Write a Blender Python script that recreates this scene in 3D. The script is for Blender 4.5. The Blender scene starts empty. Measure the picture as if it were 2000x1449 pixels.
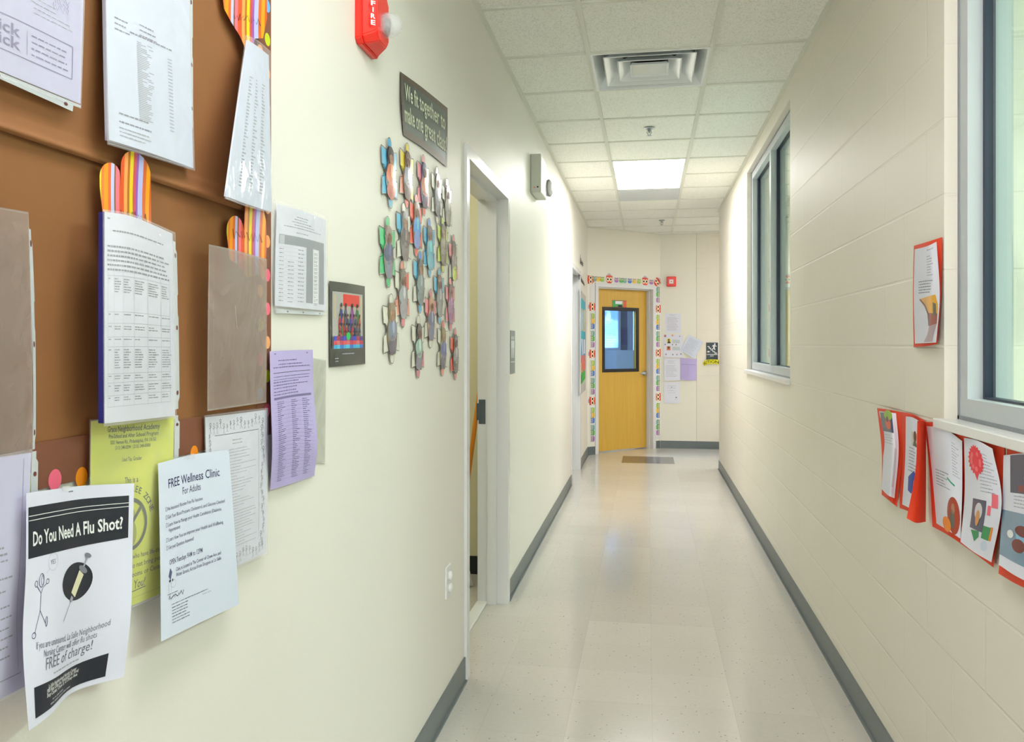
import bpy, bmesh, math, random
from mathutils import Vector, Matrix
from mathutils.geometry import tessellate_polygon

# ------------------------------------------------------------------ camera, world, exposure
F = 1585.95          # focal length in pixels of a 2000 px wide frame
YAW = 0.165416
HOR = 673.04         # horizon row
CZ = 1.3777          # eye height
XL, XR, ZC = -0.7401, 0.7821, 2.8462     # left wall, right wall, ceiling height
YEND = 11.0
sc = bpy.context.scene
cam = bpy.data.objects.new('camera', bpy.data.cameras.new('camera'))
sc.collection.objects.link(cam)
cam.location = (0, 0, CZ)
cam.rotation_euler = (math.pi/2, 0, YAW)
cam.data.sensor_width = 36
cam.data.lens = F/2000*36
cam.data.shift_y = -(724.5-HOR)/2000
cam.data.clip_start = 0.02
sc.camera = cam
w = bpy.data.worlds.new('world'); sc.world = w; w.use_nodes = True
w.node_tree.nodes['Background'].inputs[0].default_value = (.85, .92, 1, 1)
w.node_tree.nodes['Background'].inputs[1].default_value = .6
vs = sc.view_settings
vs.view_transform = 'Standard'; vs.look = 'None'; vs.gamma = 1; vs.use_curve_mapping = False
vs.exposure = 0.95
LAMP = 12            # radiance of the troffer lenses in the corridor

# ------------------------------------------------------------------ materials
def lin(c):
    return tuple(((x/255)/12.92 if x/255 <= .04045 else ((x/255+.055)/1.055)**2.4) for x in c)
_M = {}
def mk(name, col, rough=.6, metal=0, var=.03, bump=0, scale=40, emit=0, coat=0, spec=.5):
    if name in _M: return _M[name]
    m = bpy.data.materials.new(name); m.use_nodes = True
    nt = m.node_tree; b = nt.nodes['Principled BSDF']
    c = lin(col)
    b.inputs['Roughness'].default_value = rough
    b.inputs['Metallic'].default_value = metal
    b.inputs['Coat Weight'].default_value = coat
    b.inputs['Specular IOR Level'].default_value = spec
    tc = nt.nodes.new('ShaderNodeTexCoord')
    no = nt.nodes.new('ShaderNodeTexNoise'); no.inputs['Scale'].default_value = scale
    no.inputs['Detail'].default_value = 3
    nt.links.new(tc.outputs['Object'], no.inputs['Vector'])
    if var:
        mx = nt.nodes.new('ShaderNodeMix'); mx.data_type = 'RGBA'
        mx.inputs[6].default_value = (*[v*(1-var) for v in c], 1)
        mx.inputs[7].default_value = (*[min(1, v*(1+var)) for v in c], 1)
        nt.links.new(no.outputs['Fac'], mx.inputs[0])
        nt.links.new(mx.outputs[2], b.inputs['Base Color'])
    else:
        b.inputs['Base Color'].default_value = (*c, 1)
    if bump:
        bp = nt.nodes.new('ShaderNodeBump'); bp.inputs['Strength'].default_value = bump
        bp.inputs['Distance'].default_value = .002
        nt.links.new(no.outputs['Fac'], bp.inputs['Height'])
        nt.links.new(bp.outputs[0], b.inputs['Normal'])
    if emit:
        b.inputs['Emission Color'].default_value = (*c, 1)
        b.inputs['Emission Strength'].default_value = emit
    _M[name] = m
    return m

def film(name, haze, col=(235, 235, 240), rough=.12):
    """thin clear plastic: mostly see-through with a glossy skin and a milky haze"""
    if name in _M: return _M[name]
    m = bpy.data.materials.new(name); m.use_nodes = True
    nt = m.node_tree; b = nt.nodes['Principled BSDF']
    b.inputs['Base Color'].default_value = (*lin(col), 1)
    b.inputs['Roughness'].default_value = rough
    tc = nt.nodes.new('ShaderNodeTexCoord')
    no = nt.nodes.new('ShaderNodeTexNoise'); no.inputs['Scale'].default_value = 9
    no.inputs['Distortion'].default_value = 1.5
    nt.links.new(tc.outputs['Object'], no.inputs['Vector'])
    mr = nt.nodes.new('ShaderNodeMapRange')
    mr.inputs[3].default_value = haze*.6; mr.inputs[4].default_value = min(1, haze*1.4)
    nt.links.new(no.outputs['Fac'], mr.inputs[0]); nt.links.new(mr.outputs[0], b.inputs['Alpha'])
    bp = nt.nodes.new('ShaderNodeBump'); bp.inputs['Strength'].default_value = .5; bp.inputs['Distance'].default_value = .01
    nt.links.new(no.outputs['Fac'], bp.inputs['Height']); nt.links.new(bp.outputs[0], b.inputs['Normal'])
    _M[name] = m
    return m

def glass(name, tint, refl=.08):
    if name in _M: return _M[name]
    m = bpy.data.materials.new(name); m.use_nodes = True
    nt = m.node_tree; nt.nodes.remove(nt.nodes['Principled BSDF'])
    out = nt.nodes['Material Output']
    t = nt.nodes.new('ShaderNodeBsdfTransparent'); t.inputs[0].default_value = (*lin(tint), 1)
    g = nt.nodes.new('ShaderNodeBsdfGlossy'); g.inputs['Roughness'].default_value = .02
    lw = nt.nodes.new('ShaderNodeLayerWeight'); lw.inputs[0].default_value = .5
    pw = nt.nodes.new('ShaderNodeMath'); pw.operation = 'POWER'; pw.inputs[1].default_value = 5
    fr = nt.nodes.new('ShaderNodeMath'); fr.operation = 'MULTIPLY_ADD'; fr.inputs[1].default_value = .9; fr.inputs[2].default_value = .04
    nt.links.new(lw.outputs['Facing'], pw.inputs[0]); nt.links.new(pw.outputs[0], fr.inputs[0])
    mx = nt.nodes.new('ShaderNodeMixShader')
    nt.links.new(fr.outputs[0], mx.inputs[0]); nt.links.new(t.outputs[0], mx.inputs[1])
    nt.links.new(g.outputs[0], mx.inputs[2]); nt.links.new(mx.outputs[0], out.inputs[0])
    _M[name] = m
    return m

def nd(nt, typ, **kw):
    n = nt.nodes.new(typ)
    for k, v in kw.items(): setattr(n, k, v)
    return n

def block_mat(name, col, xaxis):
    """painted concrete block: tooled joints as bump; xaxis 'Y' for walls running along Y, 'X' otherwise"""
    m = bpy.data.materials.new(name); m.use_nodes = True
    nt = m.node_tree; b = nt.nodes['Principled BSDF']; b.inputs['Roughness'].default_value = .5
    geo = nd(nt, 'ShaderNodeNewGeometry'); sp = nd(nt, 'ShaderNodeSeparateXYZ')
    nt.links.new(geo.outputs['Position'], sp.inputs[0])
    ad = nd(nt, 'ShaderNodeMath', operation='ADD')
    nt.links.new(sp.outputs['X'], ad.inputs[0]); nt.links.new(sp.outputs['Y'], ad.inputs[1])
    zz = nd(nt, 'ShaderNodeMath', operation='SUBTRACT'); zz.inputs[1].default_value = .1528-.2032
    nt.links.new(sp.outputs['Z'], zz.inputs[0])
    cb = nd(nt, 'ShaderNodeCombineXYZ'); nt.links.new(ad.outputs[0], cb.inputs[0]); nt.links.new(zz.outputs[0], cb.inputs[1])
    br = nd(nt, 'ShaderNodeTexBrick'); br.offset = .5
    br.inputs['Scale'].default_value = 1; br.inputs['Brick Width'].default_value = .4064
    br.inputs['Row Height'].default_value = .2032; br.inputs['Mortar Size'].default_value = .005
    br.inputs['Mortar Smooth'].default_value = .6
    br.inputs['Color1'].default_value = (1, 1, 1, 1); br.inputs['Color2'].default_value = (1, 1, 1, 1); br.inputs['Mortar'].default_value = (0, 0, 0, 1)
    nt.links.new(cb.outputs[0], br.inputs['Vector'])
    # joints running level read stronger than the filled upright ones
    no = nd(nt, 'ShaderNodeTexNoise'); no.inputs['Scale'].default_value = 130; no.inputs['Detail'].default_value = 4
    nt.links.new(geo.outputs['Position'], no.inputs['Vector'])
    sm = nd(nt, 'ShaderNodeMath', operation='MULTIPLY_ADD'); sm.inputs[1].default_value = .25
    nt.links.new(no.outputs['Fac'], sm.inputs[0]); nt.links.new(br.outputs['Color'], sm.inputs[2])
    bp = nd(nt, 'ShaderNodeBump'); bp.inputs['Strength'].default_value = .45; bp.inputs['Distance'].default_value = .003
    nt.links.new(sm.outputs[0], bp.inputs['Height']); nt.links.new(bp.outputs[0], b.inputs['Normal'])
    n2 = nd(nt, 'ShaderNodeTexNoise'); n2.inputs['Scale'].default_value = 3
    nt.links.new(geo.outputs['Position'], n2.inputs['Vector'])
    mx = nd(nt, 'ShaderNodeMix', data_type='RGBA'); c = lin(col)
    mx.inputs[6].default_value = (*[v*.97 for v in c], 1); mx.inputs[7].default_value = (*[min(1, v*1.02) for v in c], 1)
    nt.links.new(n2.outputs['Fac'], mx.inputs[0]); nt.links.new(mx.outputs[2], b.inputs['Base Color'])
    return m

def floor_mat():
    m = bpy.data.materials.new('vinyl_tile'); m.use_nodes = True
    nt = m.node_tree; b = nt.nodes['Principled BSDF']
    b.inputs['Roughness'].default_value = .2; b.inputs['Coat Weight'].default_value = .3; b.inputs['Coat Roughness'].default_value = .08
    geo = nd(nt, 'ShaderNodeNewGeometry'); sp = nd(nt, 'ShaderNodeSeparateXYZ')
    nt.links.new(geo.outputs['Position'], sp.inputs[0])
    L = nt.links.new
    def math_(op, a, bb=None, c=None):
        n = nd(nt, 'ShaderNodeMath', operation=op)
        for i, v in enumerate((a, bb, c)):
            if v is None: continue
            if isinstance(v, (int, float)): n.inputs[i].default_value = v
            else: L(v, n.inputs[i])
        return n.outputs[0]
    X, Y = sp.outputs['X'], sp.outputs['Y']
    tx = math_('FLOOR', math_('DIVIDE', math_('SUBTRACT', X, .0165), .3048))
    ty = math_('FLOOR', math_('DIVIDE', math_('SUBTRACT', Y, .103), .3048))
    cb = nd(nt, 'ShaderNodeCombineXYZ'); L(tx, cb.inputs[0]); L(ty, cb.inputs[1])
    wn = nd(nt, 'ShaderNodeTexWhiteNoise'); wn.noise_dimensions = '2D'; L(cb.outputs[0], wn.inputs['Vector'])
    # lighter two-tile panel down the middle of the near floor
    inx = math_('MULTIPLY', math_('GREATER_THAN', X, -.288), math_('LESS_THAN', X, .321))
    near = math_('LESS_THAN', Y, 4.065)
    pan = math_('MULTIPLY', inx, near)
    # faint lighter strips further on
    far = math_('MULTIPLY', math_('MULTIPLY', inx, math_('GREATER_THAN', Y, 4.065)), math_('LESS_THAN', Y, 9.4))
    dark = math_('MULTIPLY', math_('MULTIPLY', math_('GREATER_THAN', X, -.30), math_('LESS_THAN', X, .31)),
                 math_('MULTIPLY', math_('GREATER_THAN', Y, 9.55), math_('LESS_THAN', Y, 10.14)))
    # flecks of vinyl composition tile
    vo = nd(nt, 'ShaderNodeTexVoronoi'); vo.inputs['Scale'].default_value = 55; L(geo.outputs['Position'], vo.inputs['Vector'])
    vc = nd(nt, 'ShaderNodeSeparateColor'); L(vo.outputs['Color'], vc.inputs[0])
    fleck = math_('MULTIPLY', math_('LESS_THAN', vo.outputs['Distance'], .17), math_('GREATER_THAN', vc.outputs[0], .80))
    no = nd(nt, 'ShaderNodeTexNoise'); no.inputs['Scale'].default_value = 60; no.inputs['Detail'].default_value = 6; L(geo.outputs['Position'], no.inputs['Vector'])
    base = nd(nt, 'ShaderNodeMix', data_type='RGBA'); base.inputs[6].default_value = (*lin((192, 189, 182)), 1); base.inputs[7].default_value = (*lin((216, 213, 206)), 1)
    f0 = math_('ADD', math_('MULTIPLY', no.outputs['Fac'], .45), math_('MULTIPLY', wn.outputs['Value'], .16))
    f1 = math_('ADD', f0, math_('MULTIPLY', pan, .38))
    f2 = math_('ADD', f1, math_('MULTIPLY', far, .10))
    L(f2, base.inputs[0])
    m1 = nd(nt, 'ShaderNodeMix', data_type='RGBA'); m1.inputs[7].default_value = (*lin((128, 126, 122)), 1)
    L(math_('MULTIPLY', fleck, .8), m1.inputs[0]); L(base.outputs[2], m1.inputs[6])
    m2 = nd(nt, 'ShaderNodeMix', data_type='RGBA'); m2.inputs[7].default_value = (*lin((66, 76, 90)), 1)
    L(dark, m2.inputs[0]); L(m1.outputs[2], m2.inputs[6])
    # hairline joints between the tiles
    br = nd(nt, 'ShaderNodeTexBrick'); br.offset = 0
    mp = nd(nt, 'ShaderNodeMapping'); mp.inputs['Location'].default_value = (-.0165, -.103, 0)
    L(geo.outputs['Position'], mp.inputs[0]); L(mp.outputs[0], br.inputs['Vector'])
    br.inputs['Scale'].default_value = 1; br.inputs['Brick Width'].default_value = .3048; br.inputs['Row Height'].default_value = .3048
    br.inputs['Mortar Size'].default_value = .0007; br.inputs['Mortar Smooth'].default_value = .3
    m3 = nd(nt, 'ShaderNodeMix', data_type='RGBA'); m3.blend_type = 'MULTIPLY'; m3.inputs[7].default_value = (.82, .82, .82, 1)
    L(br.outputs['Fac'], m3.inputs[0]); L(m2.outputs[2], m3.inputs[6])
    L(m3.outputs[2], b.inputs['Base Color'])
    n3 = nd(nt, 'ShaderNodeTexNoise'); n3.inputs['Scale'].default_value = 7; L(geo.outputs['Position'], n3.inputs['Vector'])
    bp = nd(nt, 'ShaderNodeBump'); bp.inputs['Strength'].default_value = .12; bp.inputs['Distance'].default_value = .01
    L(n3.outputs['Fac'], bp.inputs['Height']); L(bp.outputs[0], b.inputs['Normal'])
    return m

def ceiling_tile_mat():
    m = bpy.data.materials.new('mineral_tile'); m.use_nodes = True
    nt = m.node_tree; b = nt.nodes['Principled BSDF']; b.inputs['Roughness'].default_value = .9
    geo = nd(nt, 'ShaderNodeNewGeometry')
    no = nd(nt, 'ShaderNodeTexNoise'); no.inputs['Scale'].default_value = 170; no.inputs['Detail'].default_value = 2
    nt.links.new(geo.outputs['Position'], no.inputs['Vector'])
    cr = nd(nt, 'ShaderNodeValToRGB'); cr.color_ramp.elements[0].position = .36; cr.color_ramp.elements[1].position = .47
    cr.color_ramp.elements[0].color = (*lin((222, 224, 212)), 1); cr.color_ramp.elements[1].color = (*lin((247, 248, 240)), 1)
    nt.links.new(no.outputs['Fac'], cr.inputs[0]); nt.links.new(cr.outputs[0], b.inputs['Base Color'])
    bp = nd(nt, 'ShaderNodeBump'); bp.inputs['Strength'].default_value = .3; bp.inputs['Distance'].default_value = .002
    nt.links.new(no.outputs['Fac'], bp.inputs['Height']); nt.links.new(bp.outputs[0], b.inputs['Normal'])
    return m

def stripes_mat():
    """bright printed stripes of the paper flowers, running down the sheet's own UV"""
    m = bpy.data.materials.new('striped_card'); m.use_nodes = True
    nt = m.node_tree; b = nt.nodes['Principled BSDF']; b.inputs['Roughness'].default_value = .35
    uv = nd(nt, 'ShaderNodeUVMap'); sp = nd(nt, 'ShaderNodeSeparateXYZ'); nt.links.new(uv.outputs[0], sp.inputs[0])
    cr = nd(nt, 'ShaderNodeValToRGB'); cr.color_ramp.interpolation = 'CONSTANT'
    st = [(0, (232, 216, 40)), (.06, (240, 130, 60)), (.11, (255, 160, 20)), (.19, (238, 110, 50)), (.25, (200, 200, 240)),
          (.31, (150, 90, 60)), (.34, (255, 120, 140)), (.41, (230, 90, 40)), (.50, (255, 170, 90)), (.56, (190, 110, 20)),
          (.60, (240, 215, 30)), (.66, (215, 85, 85)), (.71, (160, 90, 190)), (.75, (190, 195, 245)), (.83, (225, 110, 50)),
          (.89, (255, 170, 15)), (.96, (228, 100, 30))]
    el = cr.color_ramp.elements
    el[0].position = st[0][0]; el[0].color = (*lin(st[0][1]), 1)
    el[1].position = st[1][0]; el[1].color = (*lin(st[1][1]), 1)
    for p, c in st[2:]:
        e = el.new(p); e.color = (*lin(c), 1)
    # slight wave so the stripes bend a little
    wv = nd(nt, 'ShaderNodeMath', operation='MULTIPLY_ADD')
    sn = nd(nt, 'ShaderNodeMath', operation='SINE'); ml = nd(nt, 'ShaderNodeMath', operation='MULTIPLY'); ml.inputs[1].default_value = 3
    nt.links.new(sp.outputs['Y'], ml.inputs[0]); nt.links.new(ml.outputs[0], sn.inputs[0])
    nt.links.new(sn.outputs[0], wv.inputs[0]); wv.inputs[1].default_value = .03; nt.links.new(sp.outputs['X'], wv.inputs[2])
    nt.links.new(wv.outputs[0], cr.inputs[0]); nt.links.new(cr.outputs[0], b.inputs['Base Color'])
    return m

def wood_mat():
    m = bpy.data.materials.new('varnished_birch'); m.use_nodes = True
    nt = m.node_tree; b = nt.nodes['Principled BSDF']; b.inputs['Roughness'].default_value = .35
    tc = nd(nt, 'ShaderNodeTexCoord'); mp = nd(nt, 'ShaderNodeMapping'); mp.inputs['Scale'].default_value = (14, 14, .9)
    no = nd(nt, 'ShaderNodeTexNoise'); no.inputs['Scale'].default_value = 2.2; no.inputs['Detail'].default_value = 5; no.inputs['Distortion'].default_value = .6
    cr = nd(nt, 'ShaderNodeValToRGB')
    cr.color_ramp.elements[0].color = (*lin((206, 160, 58)), 1); cr.color_ramp.elements[1].color = (*lin((224, 184, 82)), 1)
    nt.links.new(tc.outputs['Object'], mp.inputs[0]); nt.links.new(mp.outputs[0], no.inputs[0])
    nt.links.new(no.outputs['Fac'], cr.inputs[0]); nt.links.new(cr.outputs[0], b.inputs['Base Color'])
    return m

def lens_mat(name, s, col=(1, .98, .965)):
    m = bpy.data.materials.new(name); m.use_nodes = True
    b = m.node_tree.nodes['Principled BSDF']; b.inputs['Base Color'].default_value = (.8, .8, .8, 1)
    b.inputs['Emission Color'].default_value = (*col, 1); b.inputs['Emission Strength'].default_value = s
    return m

WALL = mk('cream_wall_paint', (236, 233, 225), .45, var=.012, bump=.12, scale=160)
WALL2 = mk('cream_wall_paint_end', (235, 233, 220), .45, var=.012, bump=.12, scale=160)
BLOCK = block_mat('painted_block', (234, 229, 216), 'Y')
FLOOR = floor_mat()
TILE = ceiling_tile_mat()
TBAR = mk('white_tbar', (222, 225, 212), .4, var=.01)
BASE = mk('grey_rubber_base', (96, 106, 108), .35, var=.05)
BASED = mk('dark_rubber_base', (28, 38, 36), .35)
FRAMEW = mk('white_door_paint', (222, 224, 226), .25, var=.01)
FRAMEG = mk('pale_grey_window_paint', (190, 197, 202), .3, var=.01)
CAULK = mk('grey_caulk', (140, 146, 152), .6)
GASKET = mk('dark_blue_gasket', (18, 34, 58), .4)
SILL = mk('white_sill_paint', (232, 233, 232), .3, var=.01)
PAPER = mk('white_paper', (227, 229, 243), .7, var=.01)
PAPER2 = mk('bluish_white_paper', (216, 224, 243), .7, var=.01)
LILAC = mk('lilac_paper', (190, 178, 228), .7, var=.01)
LILAC2 = mk('pale_lilac_paper', (205, 203, 236), .7, var=.01)
YELLOW = mk('yellow_paper', (226, 232, 70), .7, var=.01)
KRAFT = mk('brown_paper', (146, 96, 54), .75, var=.10, bump=.4, scale=14)
BORDER = mk('brown_border', (132, 80, 58), .6, var=.03)
INK = mk('black_ink', (40, 42, 52), .6)
INKB = mk('dark_blue_black_ink', (26, 32, 46), .5, var=.15, scale=90)
INKG = mk('grey_ink', (130, 132, 146), .7)
INKL = mk('light_grey_ink', (168, 171, 184), .7)
INKP = mk('purple_grey_ink', (128, 120, 165), .7)
INKN = mk('navy_ink', (48, 48, 100), .7)
SHADEG = mk('grey_print', (140, 146, 156), .7)
WHITEI = mk('white_print', (236, 238, 240), .6)
RED = mk('red_paper', (238, 74, 42), .65, var=.03)
REDP = mk('red_plastic', (238, 46, 34), .25, var=.02)
ORANGE = mk('orange_dot', (255, 150, 20), .6); PINK = mk('pink_dot', (250, 110, 140), .6)
BLUEDOT = mk('blue_dot', (110, 180, 240), .6); LIME = mk('lime_dot', (200, 215, 30), .6); PEACH = mk('peach_dot', (246, 170, 110), .6)
METAL = mk('brushed_metal', (178, 184, 188), .3, metal=.9, var=.05)
STEEL = mk('dark_steel', (92, 102, 112), .4, metal=.6)
BLACK = mk('black_plastic', (22, 22, 26), .4)
WHITEP = mk('white_plastic', (232, 233, 232), .35, var=.01)
HOLE = mk('punched_hole', (110, 60, 50), .8)
TAPE = film('clear_tape', .25, rough=.2)
FILM = film('sleeve_film', .12, rough=.08)
HAZY = film('hazy_sleeve_film', .5, (176, 158, 150), .22)
HAZYW = film('milky_sleeve_film', .55, (214, 214, 206), .2)
STRIP = mk('sleeve_strip', (206, 212, 218), .35)
SKIN = mk('printed_skin', (126, 84, 62), .5); SKIN2 = mk('printed_skin_light', (176, 128, 98), .5)

# ------------------------------------------------------------------ object helpers
COL = sc.collection
def tagp(o, label=None, cat=None, group=None, kind=None):
    if label: o['label'] = label
    if cat: o['category'] = cat
    if group: o['group'] = group
    if kind: o['kind'] = kind
    return o
def empty(name, label, cat, loc=(0, 0, 0), rz=0, group=None):
    o = bpy.data.objects.new(name, None); COL.objects.link(o)
    o.location = loc; o.rotation_euler = (0, 0, rz); o.empty_display_size = .05
    return tagp(o, label, cat, group)
def link(name, bm, mats, parent=None, smooth=False, world=True):
    """bmesh in world coordinates -> object whose origin sits at its own base"""
    me = bpy.data.meshes.new(name)
    bmesh.ops.recalc_face_normals(bm, faces=bm.faces)
    if smooth:
        for f in bm.faces: f.smooth = True
    o = bpy.data.objects.new(name, me); COL.objects.link(o)
    if world:
        vsx = [v.co for v in bm.verts]
        c = Vector(((min(v.x for v in vsx)+max(v.x for v in vsx))/2, (min(v.y for v in vsx)+max(v.y for v in vsx))/2, min(v.z for v in vsx)))
        pm = parent_matrix(parent)
        o.parent = parent
        loc = pm.inverted() @ c
        o.location = loc
        M = (pm @ Matrix.Translation(loc)).inverted()
        bmesh.ops.transform(bm, matrix=M, verts=bm.verts)
    else:
        o.parent = parent
    bm.to_mesh(me); bm.free()
    for m in (mats if isinstance(mats, (list, tuple)) else [mats]): me.materials.append(m)
    return o
def parent_matrix(p):
    m = Matrix.Identity(4)
    while p is not None:
        m = p.matrix_basis @ m; p = p.parent
    return m
def box(bm, x0, x1, y0, y1, z0, z1, mi=0, bevel=0, M=None):
    r = bmesh.ops.create_cube(bm, size=1)
    vs_ = r['verts']
    T = Matrix.Translation(((x0+x1)/2, (y0+y1)/2, (z0+z1)/2)) @ Matrix.Diagonal((abs(x1-x0), abs(y1-y0), abs(z1-z0), 1))
    bmesh.ops.transform(bm, matrix=T, verts=vs_)
    fs = set(f for v in vs_ for f in v.link_faces)
    for f in fs: f.material_index = mi
    if bevel:
        es = list(set(e for v in vs_ for e in v.link_edges))
        r2 = bmesh.ops.bevel(bm, geom=es, offset=bevel, segments=2, affect='EDGES', profile=.5)
        vs_ = list(set(v for f in r2['faces'] for v in f.verts) | set(v for v in vs_ if v.is_valid))
        for f in set(f for v in vs_ for f in v.link_faces): f.material_index = mi
    if M is not None: bmesh.ops.transform(bm, matrix=M, verts=vs_)
    return vs_
def BX(name, mats, boxes, parent=None, bevel=0, M=None, kind=None, label=None, cat=None, group=None):
    bm = bmesh.new()
    for b in boxes:
        mi = b[6] if len(b) > 6 else 0
        box(bm, *b[:6], mi=mi, bevel=bevel, M=M)
    return tagp(link(name, bm, mats, parent), label, cat, group, kind)
def lathe(bm, prof, M, n=32, mi=0):
    """prof: (r, h) pairs about local Z"""
    rings = []
    for r, h in prof:
        rings.append([bm.verts.new(M @ Vector((r*math.cos(2*math.pi*i/n), r*math.sin(2*math.pi*i/n), h))) for i in range(n)])
    for a, b in zip(rings, rings[1:]):
        for i in range(n):
            f = bm.faces.new((a[i], a[(i+1) % n], b[(i+1) % n], b[i])); f.material_index = mi; f.smooth = True
    for rg in (rings[0], rings[-1]):
        try: f = bm.faces.new(rg); f.material_index = mi
        except ValueError: pass
def tube(bm, pts, r, n=12, mi=0):
    rings = []
    for i, p in enumerate(pts):
        p = Vector(p); d = (Vector(pts[min(i+1, len(pts)-1)])-Vector(pts[max(i-1, 0)])).normalized()
        a = d.orthogonal().normalized(); b = d.cross(a)
        rings.append([bm.verts.new(p+r*(a*math.cos(2*math.pi*k/n)+b*math.sin(2*math.pi*k/n))) for k in range(n)])
    for A_, B_ in zip(rings, rings[1:]):
        # match nearest start to avoid twist
        off = min(range(n), key=lambda s: (A_[0].co-B_[s].co).length)
        for i in range(n):
            f = bm.faces.new((A_[i], A_[(i+1) % n], B_[(i+1+off) % n], B_[(i+off) % n])); f.material_index = mi; f.smooth = True
    bm.faces.new(rings[0]); bm.faces.new(rings[-1])

# ------------------------------------------------------------------ where a picture point meets a surface of the place
_c, _s = math.cos(YAW), math.sin(YAW)
def ray(px, py):
    a = (px-1000)/F; b = (HOR-py)/F
    return Vector((a*_c-_s, a*_s+_c, b))
CAMP = Vector((0, 0, CZ))
def Lw(px, py, off=.004):
    r = ray(px, py); return CAMP + r*((XL+off)/r.x)
def Rw(px, py, off=.004):
    r = ray(px, py); return CAMP + r*((XR-off)/r.x)
def Ew(px, py, off=.004):
    r = ray(px, py); return CAMP + r*((YEND-off)/r.y)
A0 = Vector((XL, 10.15, 0)); A1 = Vector((.165, YEND, 0)); AE = (A1-A0).normalized(); AN = Vector((-AE.y, AE.x, 0))
AM = Matrix(((AE.x, AN.x, 0, A0.x), (AE.y, AN.y, 0, A0.y), (0, 0, 1, 0), (0, 0, 0, 1)))   # local x along the wall, y into it
def Aw(px, py, off=.004):
    o = A0-AN*off; r = ray(px, py)
    t = (o-CAMP).dot(AN)/r.dot(AN); return CAMP+r*t

# ------------------------------------------------------------------ sheets: curved paper with printing
_T = {}
def text_mesh(s, bold=0):
    k = (s, bold)
    if k in _T: return _T[k]
    c = bpy.data.curves.new('t', 'FONT'); c.body = s; c.size = 1; c.offset = bold; c.resolution_u = 2
    o = bpy.data.objects.new('t', c); me = bpy.data.meshes.new_from_object(o)
    vsx = [(v.co.x, v.co.y) for v in me.vertices]; fs = [tuple(p.vertices) for p in me.polygons]
    bpy.data.objects.remove(o); bpy.data.curves.remove(c); bpy.data.meshes.remove(me)
    wd = max([v[0] for v in vsx] or [0])
    _T[k] = (vsx, fs, wd)
    return _T[k]

def cr(p, t):
    n = len(p)
    if n == 1: return p[0]
    if n == 2: return p[0].lerp(p[1], t)
    x = t*(n-1); i = max(0, min(n-2, int(math.floor(x)))); f = x-i
    a, b = p[i], p[i+1]
    z = p[i-1] if i > 0 else a*2-b
    d = p[i+2] if i < n-2 else b*2-a
    return .5*((2*a)+(b-z)*f+(2*z-5*a+4*b-d)*f*f+(3*a-z-3*b+d)*f*f*f)

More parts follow.
